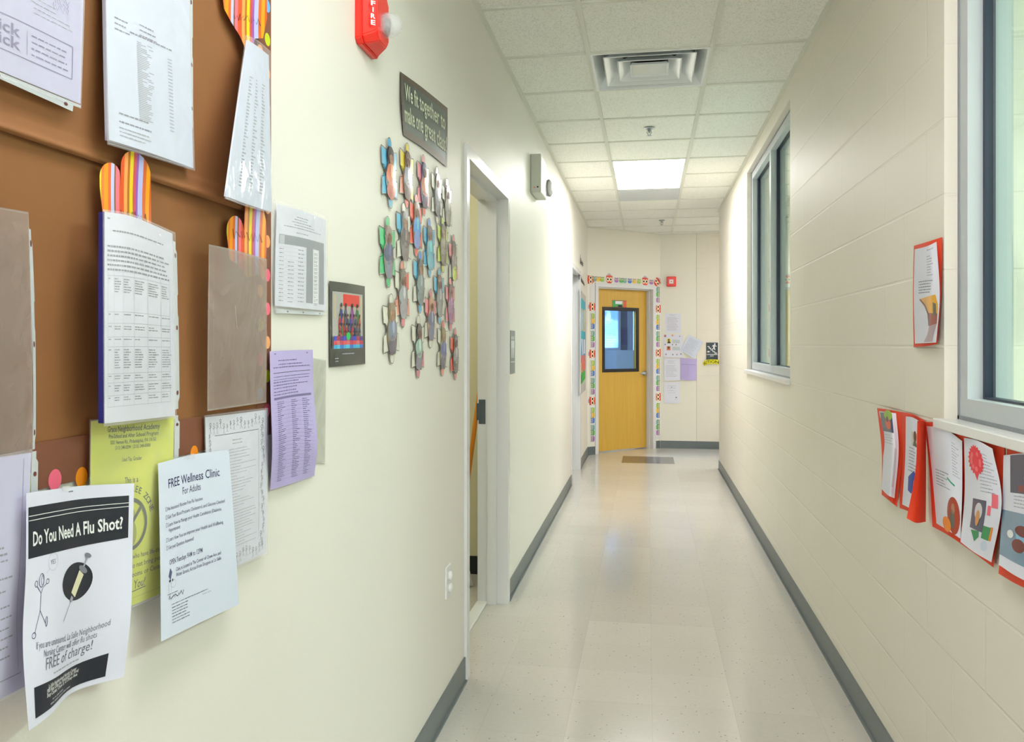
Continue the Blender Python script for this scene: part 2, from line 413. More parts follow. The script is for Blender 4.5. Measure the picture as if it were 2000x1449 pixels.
class Sheet:
    def __init__(s, lat, w=.216, h=.279):
        s.lat = lat; s.w, s.h = w, h; s.v = []; s.f = []; s.mi = []; s.mats = []; s.uvs = []
    def P(s, u, v):
        return cr([cr(r, u) for r in s.lat], v)
    def N(s, u, v):
        e = .01
        du = s.P(u+e, v)-s.P(u-e, v); dv = s.P(u, v+e)-s.P(u, v-e)
        return dv.cross(du).normalized()
    def m(s, mat):
        if mat not in s.mats: s.mats.append(mat)
        return s.mats.index(mat)
    def vert(s, x, y, lay):
        u, v = x/s.w, y/s.h
        p = s.P(u, v)
        if lay: p = p + s.N(u, v)*(lay*.00035)
        s.v.append(p); s.uvs.append((u, 1-v)); return len(s.v)-1
    def face(s, idx, mat):
        s.f.append(idx); s.mi.append(s.m(mat))
    def rect(s, x0, y0, x1, y1, mat, lay=1, step=.012):
        nx = max(1, int(abs(x1-x0)/step)); ny = max(1, int(abs(y1-y0)/step))
        g = [[s.vert(x0+(x1-x0)*i/nx, y0+(y1-y0)*j/ny, lay) for i in range(nx+1)] for j in range(ny+1)]
        for j in range(ny):
            for i in range(nx): s.face((g[j][i], g[j][i+1], g[j+1][i+1], g[j+1][i]), mat)
        return g
    def poly(s, pts, mat, lay=1):
        # tessellate, then split long triangles so the shape follows the curl of the sheet
        for t in tessellate_polygon([[Vector((x, y, 0)) for x, y in pts]]): s.tri([pts[i] for i in t], mat, lay)
    def tri(s, p, mat, lay, lim=.016):
        lim = max(lim, max(s.w, s.h)/28)
        st = [p]; cache = {}
        def vid(q):
            k = (round(q[0], 6), round(q[1], 6))
            if k not in cache: cache[k] = s.vert(q[0], q[1], lay)
            return cache[k]
        while st:
            a, b, c = st.pop()
            L = [math.dist(a, b), math.dist(b, c), math.dist(c, a)]; i = L.index(max(L))
            if L[i] <= lim: s.face((vid(a), vid(b), vid(c)), mat); continue
            q = [a, b, c]; u, v, w_ = q[i], q[(i+1) % 3], q[(i+2) % 3]
            m_ = ((u[0]+v[0])/2, (u[1]+v[1])/2)
            st += [[u, m_, w_], [m_, v, w_]]
    def ell(s, cx, cy, rx, ry, mat, lay=1, n=20, rot=0):
        c, d = math.cos(rot), math.sin(rot); pp = []
        for i in range(n):
            a = 2*math.pi*i/n; x, y = rx*math.cos(a), ry*math.sin(a)
            pp.append((cx+x*c-y*d, cy+x*d+y*c))
        if max(rx, ry) > .02:
            for i in range(n): s.tri([(cx, cy), pp[i], pp[(i+1) % n]], mat, lay)
            return
        o = s.vert(cx, cy, lay); ids = [s.vert(x, y, lay) for x, y in pp]
        for i in range(n): s.face((o, ids[i], ids[(i+1) % n]), mat)
    def ring(s, cx, cy, rx, ry, wd, mat, lay=1, n=28, a0=0, a1=2*math.pi):
        pts = []
        for i in range(n+1):
            a = a0+(a1-a0)*i/n; pts.append((cx+rx*math.cos(a), cy+ry*math.sin(a)))
        s.stroke(pts, wd, mat, lay)
    def stroke(s, pts, wd, mat, lay=1):
        # densify
        q = []
        for a, b in zip(pts, pts[1:]):
            L = math.hypot(b[0]-a[0], b[1]-a[1]); n = max(1, int(L/.014))
            for i in range(n): q.append((a[0]+(b[0]-a[0])*i/n, a[1]+(b[1]-a[1])*i/n))
        q.append(pts[-1]); l = []; r = []
        for i, p in enumerate(q):
            a = q[max(0, i-1)]; b = q[min(len(q)-1, i+1)]; dx, dy = b[0]-a[0], b[1]-a[1]; L = math.hypot(dx, dy) or 1
            nx, ny = -dy/L*wd/2, dx/L*wd/2
            l.append(s.vert(p[0]+nx, p[1]+ny, lay)); r.append(s.vert(p[0]-nx, p[1]-ny, lay))
        for i in range(len(q)-1): s.face((l[i], l[i+1], r[i+1], r[i]), mat)
    def frame(s, x0, y0, x1, y1, wd, mat, lay=1):
        for a, b in (((x0, y0), (x1, y0)), ((x1, y0), (x1, y1)), ((x1, y1), (x0, y1)), ((x0, y1), (x0, y0))): s.stroke([a, b], wd, mat, lay)
    def text(s, t, x, y, size, mat, lay=1, align='L', bold=0, sx=1, width=None, rot=0, shear=0):
        vsx, fs, wd = text_mesh(t, bold)
        if not vsx: return
        if width: sx = width/(wd*size)
        ox = {'L': 0, 'C': -wd*size*sx/2, 'R': -wd*size*sx}[align]
        c, d = math.cos(rot), math.sin(rot); ids = []
        for a, b in vsx:
            lx = ox+(a+b*shear)*size*sx; ly = -b*size
            ids.append((x+lx*c-ly*d, y+lx*d+ly*c))
        if size > .018:
            for f in fs:
                for k in range(1, len(f)-1): s.tri([ids[f[0]], ids[f[k]], ids[f[k+1]]], mat, lay, .012)
            return
        ids = [s.vert(p[0], p[1], lay) for p in ids]
        for f in fs: s.face(tuple(ids[i] for i in f), mat)
    def lines(s, x0, x1, y0, n, pitch, hgt, mat, seed=0, ragged=.3, lay=1):
        """small print too fine to read: rows of word-length marks"""
        rnd = random.Random(seed)
        for k in range(n):
            y = y0+k*pitch; x = x0; xe = x1-(x1-x0)*rnd.random()*ragged
            while x < xe-.002:
                L = rnd.uniform(.004, .013); L = min(L, xe-x)
                hh = hgt*rnd.uniform(.75, 1.1)
                s.rect(x, y-hh/2, x+L, y+hh/2, mat, lay, .02)
                x += L+hgt*.9
    def scribble(s, x0, y0, x1, y1, wd, mat, seed=0, n=14, lay=2):
        rnd = random.Random(seed); pts = []
        for i in range(n):
            t = i/(n-1); pts.append((x0+(x1-x0)*t+rnd.uniform(-1, 1)*(x1-x0)/n*.9, (y0+y1)/2+(y1-y0)/2*(1 if i % 2 else -1)*rnd.uniform(.4, 1)))
        s.stroke(pts, wd, mat, lay)
    def build(s, name, label=None, cat=None, group=None, parent=None, base=PAPER, shape=None, thick=.0004, step=.011, kind=None, back=None):
        """the sheet itself: front face, back face and rim"""
        if shape is None:
            nx = max(2, int(s.w/step)); ny = max(2, int(s.h/step))
            per = [(s.w*i/nx, 0) for i in range(nx)]+[(s.w, s.h*j/ny) for j in range(ny)]+[(s.w-s.w*i/nx, s.h) for i in range(nx)]+[(0, s.h-s.h*j/ny) for j in range(ny)]
            s.rect(0, 0, s.w, s.h, base, 0, step)
            q = s.v; off = -thick/.00035
            s.rect(0, 0, s.w, s.h, back or base, off, step)
        else:
            per = shape; off = -thick/.00035
            s.poly(shape, base, 0); s.poly(shape, back or base, off)
        a = [s.vert(x, y, 0) for x, y in per]; b = [s.vert(x, y, off) for x, y in per]
        for i in range(len(per)): j = (i+1) % len(per); s.face((a[i], a[j], b[j], b[i]), back or base)
        me = bpy.data.meshes.new(name)
        pts = s.v
        c = Vector(((min(p.x for p in pts)+max(p.x for p in pts))/2, (min(p.y for p in pts)+max(p.y for p in pts))/2, min(p.z for p in pts)))
        pm = parent_matrix(parent); loc = pm.inverted() @ c; M = (pm @ Matrix.Translation(loc)).inverted()
        me.from_pydata([M @ p for p in pts], [], s.f)
        for i, p in enumerate(me.polygons): p.material_index = s.mi[i]; p.use_smooth = True
        uv = me.uv_layers.new(name='UVMap')
        for lp in me.loops: uv.data[lp.index].uv = s.uvs[lp.vertex_index]
        for m_ in s.mats: me.materials.append(m_)
        me.update()
        o = bpy.data.objects.new(name, me); COL.objects.link(o); o.parent = parent; o.location = loc
        return tagp(o, label, cat, group, kind)
def lat(fn, rows):
    return [[fn(*p) for p in r] for r in rows]


# ================================================================== THE BUILDING
ST = 'structure'
# floor and ceiling
BX('floor', FLOOR, [(-3.8, 4.5, -5.2, 15.2, -.1, 0)], kind=ST)
GX0, GY0, GT = -.295, 3.495, .6096
rows = range(-15, 14)
bm = bmesh.new()
holes = {('L', 5), ('L', 6), ('D', 1), ('L', -5), ('L', -4), ('L', -14), ('L', -13)}
litrows = {5, 6, -5, -4, -14, -13}
for r in rows:
    y0, y1 = GY0+GT*r, GY0+GT*(r+1)
    if y1 < -5.1 or y0 > 11.0: continue
    for c in range(-1, 6):
        x0, x1 = GX0+GT*c, GX0+GT*(c+1)
        if c == -1: x0 = XL
        if y1 < 9.3 and c >= 1: x1 = min(x1, XR)
        if y0 < 9.3 and x0 >= XR: continue
        if c == 0 and (r in litrows or r == 1): continue
        # tiles sit in the grid with a narrow reveal
        box(bm, x0+.004, x1-.004, y0+.004, y1-.004, ZC+.004, ZC+.02, 0)
# closing slab above
box(bm, -3.8, 4.5, -5.2, 15.2, ZC+.2, ZC+.25, 1)
# t-bars
for r in rows:
    y = GY0+GT*r
    if -5.0 < y < YEND:
        box(bm, XL, XR if y < 9.3 else 4.2, y-.012, y+.012, ZC-.002, ZC+.008, 1)
for c in range(0, 7):
    x = GX0+GT*c
    y0 = -5.1 if x < XR else 9.25
    box(bm, x-.012, x+.012, y0, YEND, ZC-.0025, ZC+.008, 1)
# wall angles
box(bm, XL, XL+.022, -5.1, 10.2, ZC-.003, ZC+.006, 1)
box(bm, XR-.022, XR, -5.1, 9.25, ZC-.003, ZC+.006, 1)
box(bm, .1, 4.2, YEND-.022, YEND, ZC-.003, ZC+.006, 1)
box(bm, 0, 1.242, -.022, 0, ZC-.003, ZC+.006, 1, M=AM)
tagp(link('ceiling', bm, [TILE, TBAR]), kind=ST)

WT = ZC+.2
# left wall with two door openings
D1a, D1b, D2a, D2b, DH = 3.245, 4.295, 7.95, 9.0, 2.2
BX('wall_left', WALL, [(XL-.15, XL, -5.2, D1a+.03, 0, WT), (XL-.15, XL, D1a+.03, D1b-.03, DH-.03, WT), (XL-.15, XL, D1b-.03, D2a+.03, 0, WT),
                       (XL-.15, XL, D2a+.03, D2b-.03, DH-.03, WT), (XL-.15, XL, D2b-.03, 10.15, 0, WT)], kind=ST)
# right wall of block with two window openings
W1a, W1b, W2a, W2b, WS, WH = 4.713, 6.695, .35, 2.331, 1.18, 2.745
XO = XR+.2
BX('wall_right', BLOCK, [(XR, XO, -5.2, W2a, 0, WT), (XR, XO, W2a, W2b, 0, WS), (XR, XO, W2a, W2b, WH, WT), (XR, XO, W2b, W1a, 0, WT),
                         (XR, XO, W1a, W1b, 0, WS), (XR, XO, W1a, W1b, WH, WT), (XR, XO, W1b, 9.25, 0, WT)], kind=ST)
BX('wall_side', BLOCK, [(XO, 4.3, 9.05, 9.25, 0, WT)], kind=ST)
BX('wall_end', [WALL2, BLOCK, mk('joint_sealant', (196, 196, 180), .6)], [(.165, .640, YEND, YEND+.15, 0, WT, 0), (.640, 4.3, YEND, YEND+.15, 0, WT, 1), (.637, .643, YEND-.0015, YEND+.01, .1, ZC, 2)], kind=ST)
S0, S1 = .15, 1.13
BX('wall_angled', WALL2, [(-.02, S0, 0, .15, 0, WT), (S0, S1, 0, .15, 2.12, WT), (S1, 1.2416, 0, .15, 0, WT)], M=AM, kind=ST)
BX('wall_back', WALL, [(XL-.1, XO, -5.2, -5.1, 0, WT)], kind=ST)
BX('wall_far', WALL, [(4.2, 4.3, 9.25, 11.1, 0, WT)], kind=ST)

# baseboards
def base(name, segs, M=None, mats=BASE):
    bm = bmesh.new()
    for x0, x1, y0, y1 in segs:
        box(bm, x0, x1, y0, y1, .004, .1, 0, M=M)
        # cove toe
        if abs(x1-x0) < abs(y1-y0):
            if x0 < 0: box(bm, x0, x1+.008, y0, y1, .0, .008, 0, M=M)
            else: box(bm, x0-.008, x1, y0, y1, .0, .008, 0, M=M)
        else: box(bm, x0, x1, y0-.008, y1, 0, .008, 0, M=M)
    return tagp(link(name, bm, mats), kind=ST)
base('baseboard_left', [(XL, XL+.006, -5.1, D1a), (XL, XL+.006, D1b, D2a), (XL, XL+.006, D2b, 10.15)])
base('baseboard_right', [(XR-.006, XR, -5.1, 9.256)])
BX('baseboard_side', BASE, [(XR, 4.2, 9.25, 9.256, 0, .1)], kind=ST)
base('baseboard_end', [(.17, 4.2, YEND-.006, YEND)])
base('baseboard_angled', [(0, .121, -.006, 0), (1.155, 1.236, -.006, 0)], M=AM)

# --- hollow metal door frames
def frame_boxes(a, b, h, f=.05, d=.155, proud=.012):
    """opening seen along a wall: u from a to b, v is depth (negative = proud of the wall)"""
    o = []
    for u0, u1 in ((a, a+f), (b-f, b)):
        o.append((u0, u1, -proud, d, 0, h-.0))
    o.append((a+f, b-f, -proud, d, h-f, h))
    # rabbet stops
    o += [(a+f, a+f+.016, .05, .1, 0, h-f), (b-f-.016, b-f, .05, .1, 0, h-f), (a+f+.016, b-f-.016, .05, .1, h-f-.016, h-f)]
    return o
ML = Matrix(((0, -1, 0, XL), (1, 0, 0, 0), (0, 0, 1, 0), (0, 0, 0, 1)))      # u -> +Y, depth -> -X
d1 = BX('door_1', FRAMEW, frame_boxes(D1a, D1b, DH), M=ML, kind=ST)
BX('strike_plate', STEEL, [(D1b-.0515, D1b-.049, .112, .148, .955, 1.085), (D1b-.054, D1b-.049, .146, .16, .975, 1.065)], M=ML, parent=d1, label='grey steel strike plate')
BX('threshold', WHITEP, [(D1a+.05, D1b-.05, .10, .158, 0, .012)], M=ML, parent=d1, bevel=.003, label='white door saddle')
BX('screw', BLACK, [(D1b-.0515, D1b-.0495, .094, .098, .256, .276)], M=ML, parent=d1)
d2 = BX('door_2', FRAMEW, frame_boxes(D2a, D2b, DH-.01), M=ML, kind=ST)
BX('door_leaf', FRAMEW, [(D2a+.052, D2b-.052, .102, .146, .008, DH-.062)], M=ML, parent=d2)

# --- yellow classroom door in the angled wall
d3 = BX('door_3', FRAMEW, frame_boxes(.121, 1.155, 2.158), M=AM, kind=ST)
WOOD = wood_mat()
leaf = BX('door_leaf', WOOD, [(.172, .36, .102, .146, .012, 2.105), (.905, 1.104, .102, .146, .012, 2.105), (.36, .905, .102, .146, .012, 1.06), (.36, .905, .102, .146, 1.82, 2.105)], M=AM, parent=d3, label='golden varnished birch veneer leaf')
BX('vision_frame', BLACK, [(.325, .365, .094, .102, 1.022, 1.862), (.90, .952, .094, .102, 1.022, 1.862), (.365, .90, .094, .102, 1.815, 1.862), (.365, .90, .094, .102, 1.022, 1.064)], M=AM, parent=leaf, bevel=.002)
BX('vision_glass', glass('blue_vision_glass', (206, 226, 250)), [(.358, .906, .12, .126, 1.058, 1.822)], M=AM, parent=leaf)
bm = bmesh.new()
lathe(bm, [(.0, -.0), (.032, 0), (.034, .006), (.02, .012), (.013, .02), (.013, .05), (0, .05)], AM @ Matrix.Translation((1.045, .1, 1.0)) @ Matrix.Rotation(math.pi/2, 4, 'X'), 24)
tube(bm, [AM @ Vector(p) for p in ((1.045, .052, 1.0), (1.02, .046, 1.0), (.98, .046, .998), (.93, .05, .996))], .011)
link('lever_handle', bm, METAL, parent=leaf, smooth=False)
BX('lock_strike', BLACK, [(1.1035, 1.1055, .06, .10, .93, 1.09)], M=AM, parent=d3)

# ================================================================== ROOMS SEEN THROUGH OPENINGS
# small room behind door 1
YR = mk('yellowish_room_paint', (218, 215, 184), .5)
BX('wall_washroom', YR, [(-2.2, XL-.15, 4.78, 4.88, 0, WT), (-2.3, -2.2, 2.6, 4.88, 0, WT), (-2.2, XL-.15, 2.5, 2.6, 0, WT)], kind=ST)
BX('baseboard_washroom', BASED, [(-2.2, XL-.15, 4.772, 4.78, 0, .107)], kind=ST)
BX('ceiling_washroom', TBAR, [(-2.3, XL-.15, 2.5, 4.88, 2.7, 2.75)], kind=ST)
bm = bmesh.new()
tube(bm, [(-1.06, 4.55, .28), (-.985, 4.66, 1.0), (-.94, 4.72, 1.42)], .013)
mop = link('mop_handle', bm, mk('orange_wood', (226, 140, 28), .4))
tagp(mop, 'orange wooden mop handle leaning behind the open doorway', 'mop')
bm = bmesh.new()
rnd = random.Random(4)
for i in range(26):
    a = rnd.uniform(0, 6.28); q = rnd.uniform(.02, .1)
    tube(bm, [(-1.063, 4.545, .28), (-1.063+q*.5*math.cos(a), 4.545+q*.5*math.sin(a), .15), (-1.063+q*math.cos(a), 4.545+q*math.sin(a), .01)], .006, 6)
link('mop_head', bm, WHITEP, parent=mop)

# classroom on the right behind the windows
CR = block_mat('classroom_block', (226, 232, 216), 'X')
BX('wall_classroom', CR, [(4.6, 4.7, -3, 9.05, 0, 3), (XO, 4.7, -3.1, -3, 0, 3), (XO, 4.7, 3.2, 3.4, 0, 3)], kind=ST)
BX('ceiling_classroom', TBAR, [(XO, 4.7, -3.1, 9.05, 2.95, 3.0)], kind=ST)
BX('floor_classroom', mk('classroom_floor', (170, 178, 180), .3), [(XO, 4.7, -3.1, 9.05, .0, .012)], kind=ST)
# room behind the yellow door
BL = mk('blue_grey_room', (92, 112, 138), .6)
BX('wall_office', BL, [(-1.6, 4.2, 2.6, 2.7, 0, WT), (-1.7, -1.6, .15, 2.7, 0, WT), (4.1, 4.2, .2, 2.6, 0, WT)], M=AM, kind=ST)

# ================================================================== WINDOWS IN THE BLOCK WALL
def window(n, ya, yb):
    xf = XR+.036
    fr = .06
    ym = (ya+yb)/2
    bm = bmesh.new()
    for (a, b, c, d) in ((ya, ya+fr, WS, WH), (yb-fr, yb, WS, WH), (ya+fr, yb-fr, WS, WS+fr*.95), (ya+fr, yb-fr, WH-fr, WH), (ym-.028, ym+.028, WS+fr*.95, WH-fr)):
        box(bm, xf, xf+.11, a, b, c, d, 0)
    root = tagp(link('window_%d' % n, bm, FRAMEG), kind=ST)
    # caulk bead round the frame
    e = .010
    BX('caulk', CAULK, [(xf-.003, xf+.001, ya, ya+e, WS+.0, WH), (xf-.003, xf+.001, yb-e, yb, WS, WH), (xf-.003, xf+.001, ya, yb, WS, WS+e), (xf-.003, xf+.001, ya, yb, WH-e, WH)], parent=root)
    panes = ((ya+fr, ym-.028), (ym+.028, yb-fr))
    for a, b in panes:
        z0, z1 = WS+fr*.95, WH-fr
        g = .012; x0, x1 = xf+.037, xf+.063
        BX('gasket', GASKET, [(x0, x1, a, a+g, z0, z1), (x0, x1, b-g, b, z0, z1), (x0, x1, a+g, b-g, z0, z0+.006), (x0, x1, a+g, b-g, z1-.006, z1)], parent=root)
        BX('pane', glass('greenish_pane', (232, 243, 238)), [(xf+.047, xf+.053, a+.004, b-.004, z0+.003, z1-.003)], parent=root)
    BX('window_sill', SILL, [(XR-.022, xf+.01, ya-.012 if n != 1 else ya-.0, yb+.022, WS-.026, WS)], bevel=.003, parent=root)
window(1, W1a, W1b)
window(2, W2a, W2b)

# ================================================================== LIGHTS OF THE PLACE AND ADDED ONES
LENS = lens_mat('lit_lens', LAMP)
def troffer(y0, y1, x0, label, lens=LENS, z=ZC, group='recessed ceiling lights'):
    r = empty('ceiling_light', label, 'ceiling light', ((x0+GT/2), (y0+y1)/2, z-.002), group=group)
    x1 = x0+GT
    BX('light_frame', TBAR, [(x0+.004, x0+.022, y0, y1, z-.002, z+.08), (x1-.022, x1-.004, y0, y1, z-.002, z+.08),
                             (x0+.022, x1-.022, y0, y0+.02, z-.002, z+.08), (x0+.022, x1-.022, y1-.02, y1, z-.002, z+.08), (x0, x1, y0, y1, z+.08, z+.09)], parent=r)
    BX('lens', lens, [(x0+.022, x1-.022, y0+.02, y1-.02, z+.004, z+.010)], parent=r)
    return r
troffer(GY0+GT*5, GY0+GT*7, GX0, 'lit rectangular fluorescent light panel set in the corridor ceiling')
# same fixtures out of view: near one inferred from shadows, back one added
troffer(GY0-GT*5, GY0-GT*3, GX0, 'lit ceiling light panel above the near end of the corridor', lens_mat('lit_lens_dimmed', LAMP*.5))  # lens dimmed so the wall beside it does not clip
troffer(GY0-GT*14, GY0-GT*12, GX0, 'added ceiling light panel, unseen at the back of the corridor')
troffer(9.6, 10.8, GX0+GT*4, 'lit ceiling light panel in the side passage past the block wall')
L2 = lens_mat('lit_classroom_lens', 26, (1, .985, .95))
for y in (-1.2, 1.0, 5.2, 7.2):
    troffer(y, y+1.2, 2.4, 'lit ceiling light panel in the classroom behind the windows', L2, 2.935, 'classroom ceiling lights')
L3 = lens_mat('lit_washroom_lens', 4, (1, .96, .8))
troffer(3.3, 4.3, -1.9, 'small lit ceiling light in the washroom behind the open doorway', L3, 2.69)
# added entrance doors with glowing panes, unseen behind the viewer, to brighten the corridor
FILLG = lens_mat('added_fill_glow', 5.5, (.93, .97, 1))
BX('added_back_door', FRAMEW, [(-.66, -.60, -5.1, -5.05, 0, 2.2), (.64, .70, -5.1, -5.05, 0, 2.2), (-.60, .64, -5.1, -5.05, 2.12, 2.2), (-.01, .05, -5.1, -5.05, 0, 2.12), (-.60, .64, -5.1, -5.05, 0, .25)], kind=ST)
BX('window_3', FILLG, [(-.60, -.01, -5.098, -5.09, .25, 2.12), (.05, .64, -5.098, -5.09, .25, 2.12)], kind=ST)
# daylight window in the office behind the yellow door
SKYP = lens_mat('daylight_pane', 2.6, (.36, .62, 1))
def sky_tree():
    m = lens_mat('daylit_trees', 3.2, (.6, .85, 1)); nt = m.node_tree; b = nt.nodes['Principled BSDF']
    geo = nd(nt, 'ShaderNodeNewGeometry'); no = nd(nt, 'ShaderNodeTexNoise'); no.inputs['Scale'].default_value = 5
    nt.links.new(geo.outputs['Position'], no.inputs['Vector']); r_ = nd(nt, 'ShaderNodeValToRGB')
    r_.color_ramp.elements[0].position = .42; r_.color_ramp.elements[1].position = .58
    r_.color_ramp.elements[0].color = (.10, .30, .75, 1); r_.color_ramp.elements[1].color = (.75, .95, 1, 1)
    nt.links.new(no.outputs['Fac'], r_.inputs[0]); nt.links.new(r_.outputs[0], b.inputs['Emission Color']); b.inputs['Emission Strength'].default_value = 1.1
    return m
OD = 2.5
def oc(px, py):
    p = Aw(px, py, -OD)-A0; return p.dot(AE), p.z
(a0, zt), (a1, zb) = oc(1176, 600), oc(1205.5, 730)
zm = oc(1190, 679)[1]; zk = oc(1190, 626)[1]
off = empty('office_window', 'daylit window with blinds in the room behind the yellow door', 'window', AM @ Vector((a0, OD, zm)), rz=math.atan2(AE.y, AE.x))
BX('window_pane', sky_tree(), [(a0, a1, OD, OD+.01, zm, zt+.1)], M=AM, parent=off)
BX('window_surround', FRAMEW, [(a0-.05, a0, OD-.03, OD+.1, zm-.05, zt+.15), (a1, a1+.05, OD-.03, OD+.1, zm-.05, zt+.15), (a0, a1, OD-.03, OD+.1, zm-.05, zm), (a0, a1, OD-.03, OD+.1, zt+.1, zt+.15)], M=AM, parent=off)
n_ = 17
BX('blind', mk('glowing_blind', (190, 226, 245), .5, emit=.9), [(a0+.01, a1-.01, OD-.022, OD-.012, zm+(zk-zm)*i/n_+.006, zm+(zk-zm)*(i+.8)/n_) for i in range(n_)], M=AM, parent=off)  # emission puts the daylight coming through the slats into their material
(b0, _z), (b1, _y) = oc(1234.5, 600), oc(1242.5, 730)
of2 = empty('office_window', 'narrow bright window strip at the right inside the yellow door glass', 'window', AM @ Vector((b0, OD, .9)), rz=math.atan2(AE.y, AE.x))
BX('window_pane', SKYP, [(b0, b1+.03, OD, OD+.01, oc(1238, 714)[1], zt+.1)], M=AM, parent=of2)
BX('window_surround', FRAMEW, [(b0-.02, b0, OD-.03, OD+.1, oc(1238, 714)[1]-.03, zt+.14), (b1+.03, b1+.05, OD-.03, OD+.1, oc(1238, 714)[1]-.03, zt+.14), (b0, b1+.03, OD-.03, OD+.1, oc(1238, 714)[1]-.03, oc(1238, 714)[1])], M=AM, parent=of2)
cb_ = tagp(BX('white_cabinet', mk('cabinet_white', (226, 230, 226), .5), [(a0-.06, a1+.01, OD-.42, OD-.06, .012, zm-.04)], M=AM, bevel=.004), 'white cabinet below the blinds behind the yellow door', 'cabinet')
_p = AM @ Vector((.35, 1.0, 0))
troffer(_p.y-.5, _p.y+.5, _p.x-.3, 'added ceiling light in the blue room behind the yellow door', lens_mat('added_cool_lens', 24, (.62, .82, 1)), 2.84)  # added lamp, out of view, to brighten the room behind the glass

# ================================================================== CEILING FITTINGS
# square cone air diffuser
dx0, dx1, dy0, dy1 = GX0+.004, GX0+GT-.004, GY0+GT+.004, GY0+2*GT-.004
cx, cy = (dx0+dx1)/2, (dy0+dy1)/2
vent = empty('air_diffuser', 'square metal air diffuser with stepped louvres in the ceiling', 'air vent', (cx, cy, ZC-.004))
DMET = mk('diffuser_metal', (236, 242, 244), .25, metal=.1, var=.05)
def sqring(bm, a, b, za, zb, t=.002):
    """square cone from half-size a at height za to half-size b at height zb"""
    for k in range(4):
        R = Matrix.Translation((cx, cy, 0)) @ Matrix.Rotation(k*math.pi/2, 4, 'Z')
        p = [R @ Vector(q) for q in ((-a, -a, za), (a, -a, za), (b, -b, zb), (-b, -b, zb))]
        q = [v+Vector((0, 0, t)) for v in p]
        V = [bm.verts.new(v) for v in p+q]
        for f in ((0, 1, 2, 3), (7, 6, 5, 4), (0, 1, 5, 4), (2, 3, 7, 6), (1, 2, 6, 5), (3, 0, 4, 7)): bm.faces.new([V[i] for i in f])
bm = bmesh.new(); sqring(bm, .30, .285, ZC-.004, ZC-.004); sqring(bm, .285, .235, ZC-.004, ZC+.075)
link('outer_frame', bm, DMET, parent=vent)
for nm, a, b, za, zb in (('louvre', .235, .165, ZC-.002, ZC+.05), ('louvre', .165, .10, ZC-.002, ZC+.045)):
    bm = bmesh.new(); sqring(bm, a, a-.006, za, za); sqring(bm, a-.006, b, za, zb); link(nm, bm, DMET, parent=vent)
bm = bmesh.new(); sqring(bm, .10, .09, ZC-.002, ZC+.01); box(bm, cx-.092, cx+.092, cy-.092, cy+.092, ZC+.008, ZC+.012); link('centre_plate', bm, DMET, parent=vent)
bm = bmesh.new(); box(bm, cx-.30, cx+.30, cy-.30, cy+.30, ZC+.13, ZC+.135)
for k in range(4):
    box(bm, -.30, .30, -.302, -.298, ZC, ZC+.13, M=Matrix.Translation((cx, cy, 0)) @ Matrix.Rotation(k*math.pi/2, 4, 'Z'))
link('plenum', bm, DMET, parent=vent)
bm = bmesh.new(); lathe(bm, [(.15, ZC+.09), (.15, ZC+.128), (.145, ZC+.1285), (.145, ZC+.09)], Matrix.Translation((cx, cy, 0)), 40)
lathe(bm, [(0, ZC+.12), (.144, ZC+.12), (.144, ZC+.124), (0, ZC+.124)], Matrix.Translation((cx, cy, 0)), 40)
link('duct_neck', bm, BLACK, parent=vent)

def sprinkler(x, y, label):
    r = empty('sprinkler_head', label, 'sprinkler', (x, y, ZC), group='fire sprinklers in the ceiling')
    T = Matrix.Translation((x, y, ZC))
    bm = bmesh.new(); lathe(bm, [(0, 0), (.036, 0), (.034, -.006), (.018, -.012), (0, -.012)], T); link('escutcheon', bm, METAL, parent=r)
    bm = bmesh.new(); lathe(bm, [(0, -.01), (.009, -.012), (.008, -.03), (.004, -.034), (0, -.034)], T, 16)
    for s_ in (-1, 1): tube(bm, [(x+s_*.008, y, ZC-.015), (x+s_*.017, y, ZC-.03), (x+s_*.004, y, ZC-.052)], .0028, 8)
    link('sprinkler_body', bm, METAL, parent=r)
    bm = bmesh.new(); lathe(bm, [(0, -.052), (.017, -.052), (.018, -.055), (0, -.056)], T, 20); link('deflector', bm, METAL, parent=r)
sprinkler(.012, 5.58, 'nearer sprinkler head between the air diffuser and the light')
sprinkler(.165, 9.75, 'far sprinkler head near the angled door wall')

# grey panel just past the light
p0 = GY0+GT*7
BX('ceiling_panel', mk('smooth_grey_panel', (206, 212, 214), .5), [(GX0+.014, GX0+GT-.014, p0+.014, p0+GT-.014, ZC-.004, ZC+.004)],
   label='flat smooth grey panel in the ceiling just past the lit light', cat='ceiling panel', bevel=.001)

# ================================================================== WALL DEVICES
# fire strobe
fs = empty('fire_strobe', 'red fire alarm strobe with clear lens high on the left wall', 'fire alarm', (XL, 2.07, 2.155))
bm = bmesh.new()
def prism(bm, prof0, prof1, mi=0):
    a = [bm.verts.new(p) for p in prof0]; b = [bm.verts.new(p) for p in prof1]; n = len(a)
    for i in range(n): f = bm.faces.new((a[i], a[(i+1) % n], b[(i+1) % n], b[i])); f.material_index = mi
    f = bm.faces.new(b); f.material_index = mi; f = bm.faces.new(a[::-1]); f.material_index = mi
def octo(x, y0, y1, z0, z1, c):
    return [Vector((x, *q)) for q in ((y0+c, z0), (y1-c, z0), (y1, z0+c), (y1, z1-c), (y1-c, z1), (y0+c, z1), (y0, z1-c), (y0, z0+c))]
prism(bm, octo(XL, 1.985, 2.128, 2.152, 2.33, .012), octo(XL+.018, 1.985, 2.128, 2.152, 2.33, .014))
prism(bm, octo(XL+.018, 1.988, 2.125, 2.155, 2.327, .016), octo(XL+.05, 2.016, 2.112, 2.172, 2.31, .02))
bmesh.ops.bevel(bm, geom=list(bm.edges), offset=.003, segments=2, affect='EDGES')
link('housing', bm, REDP, parent=fs, smooth=False)
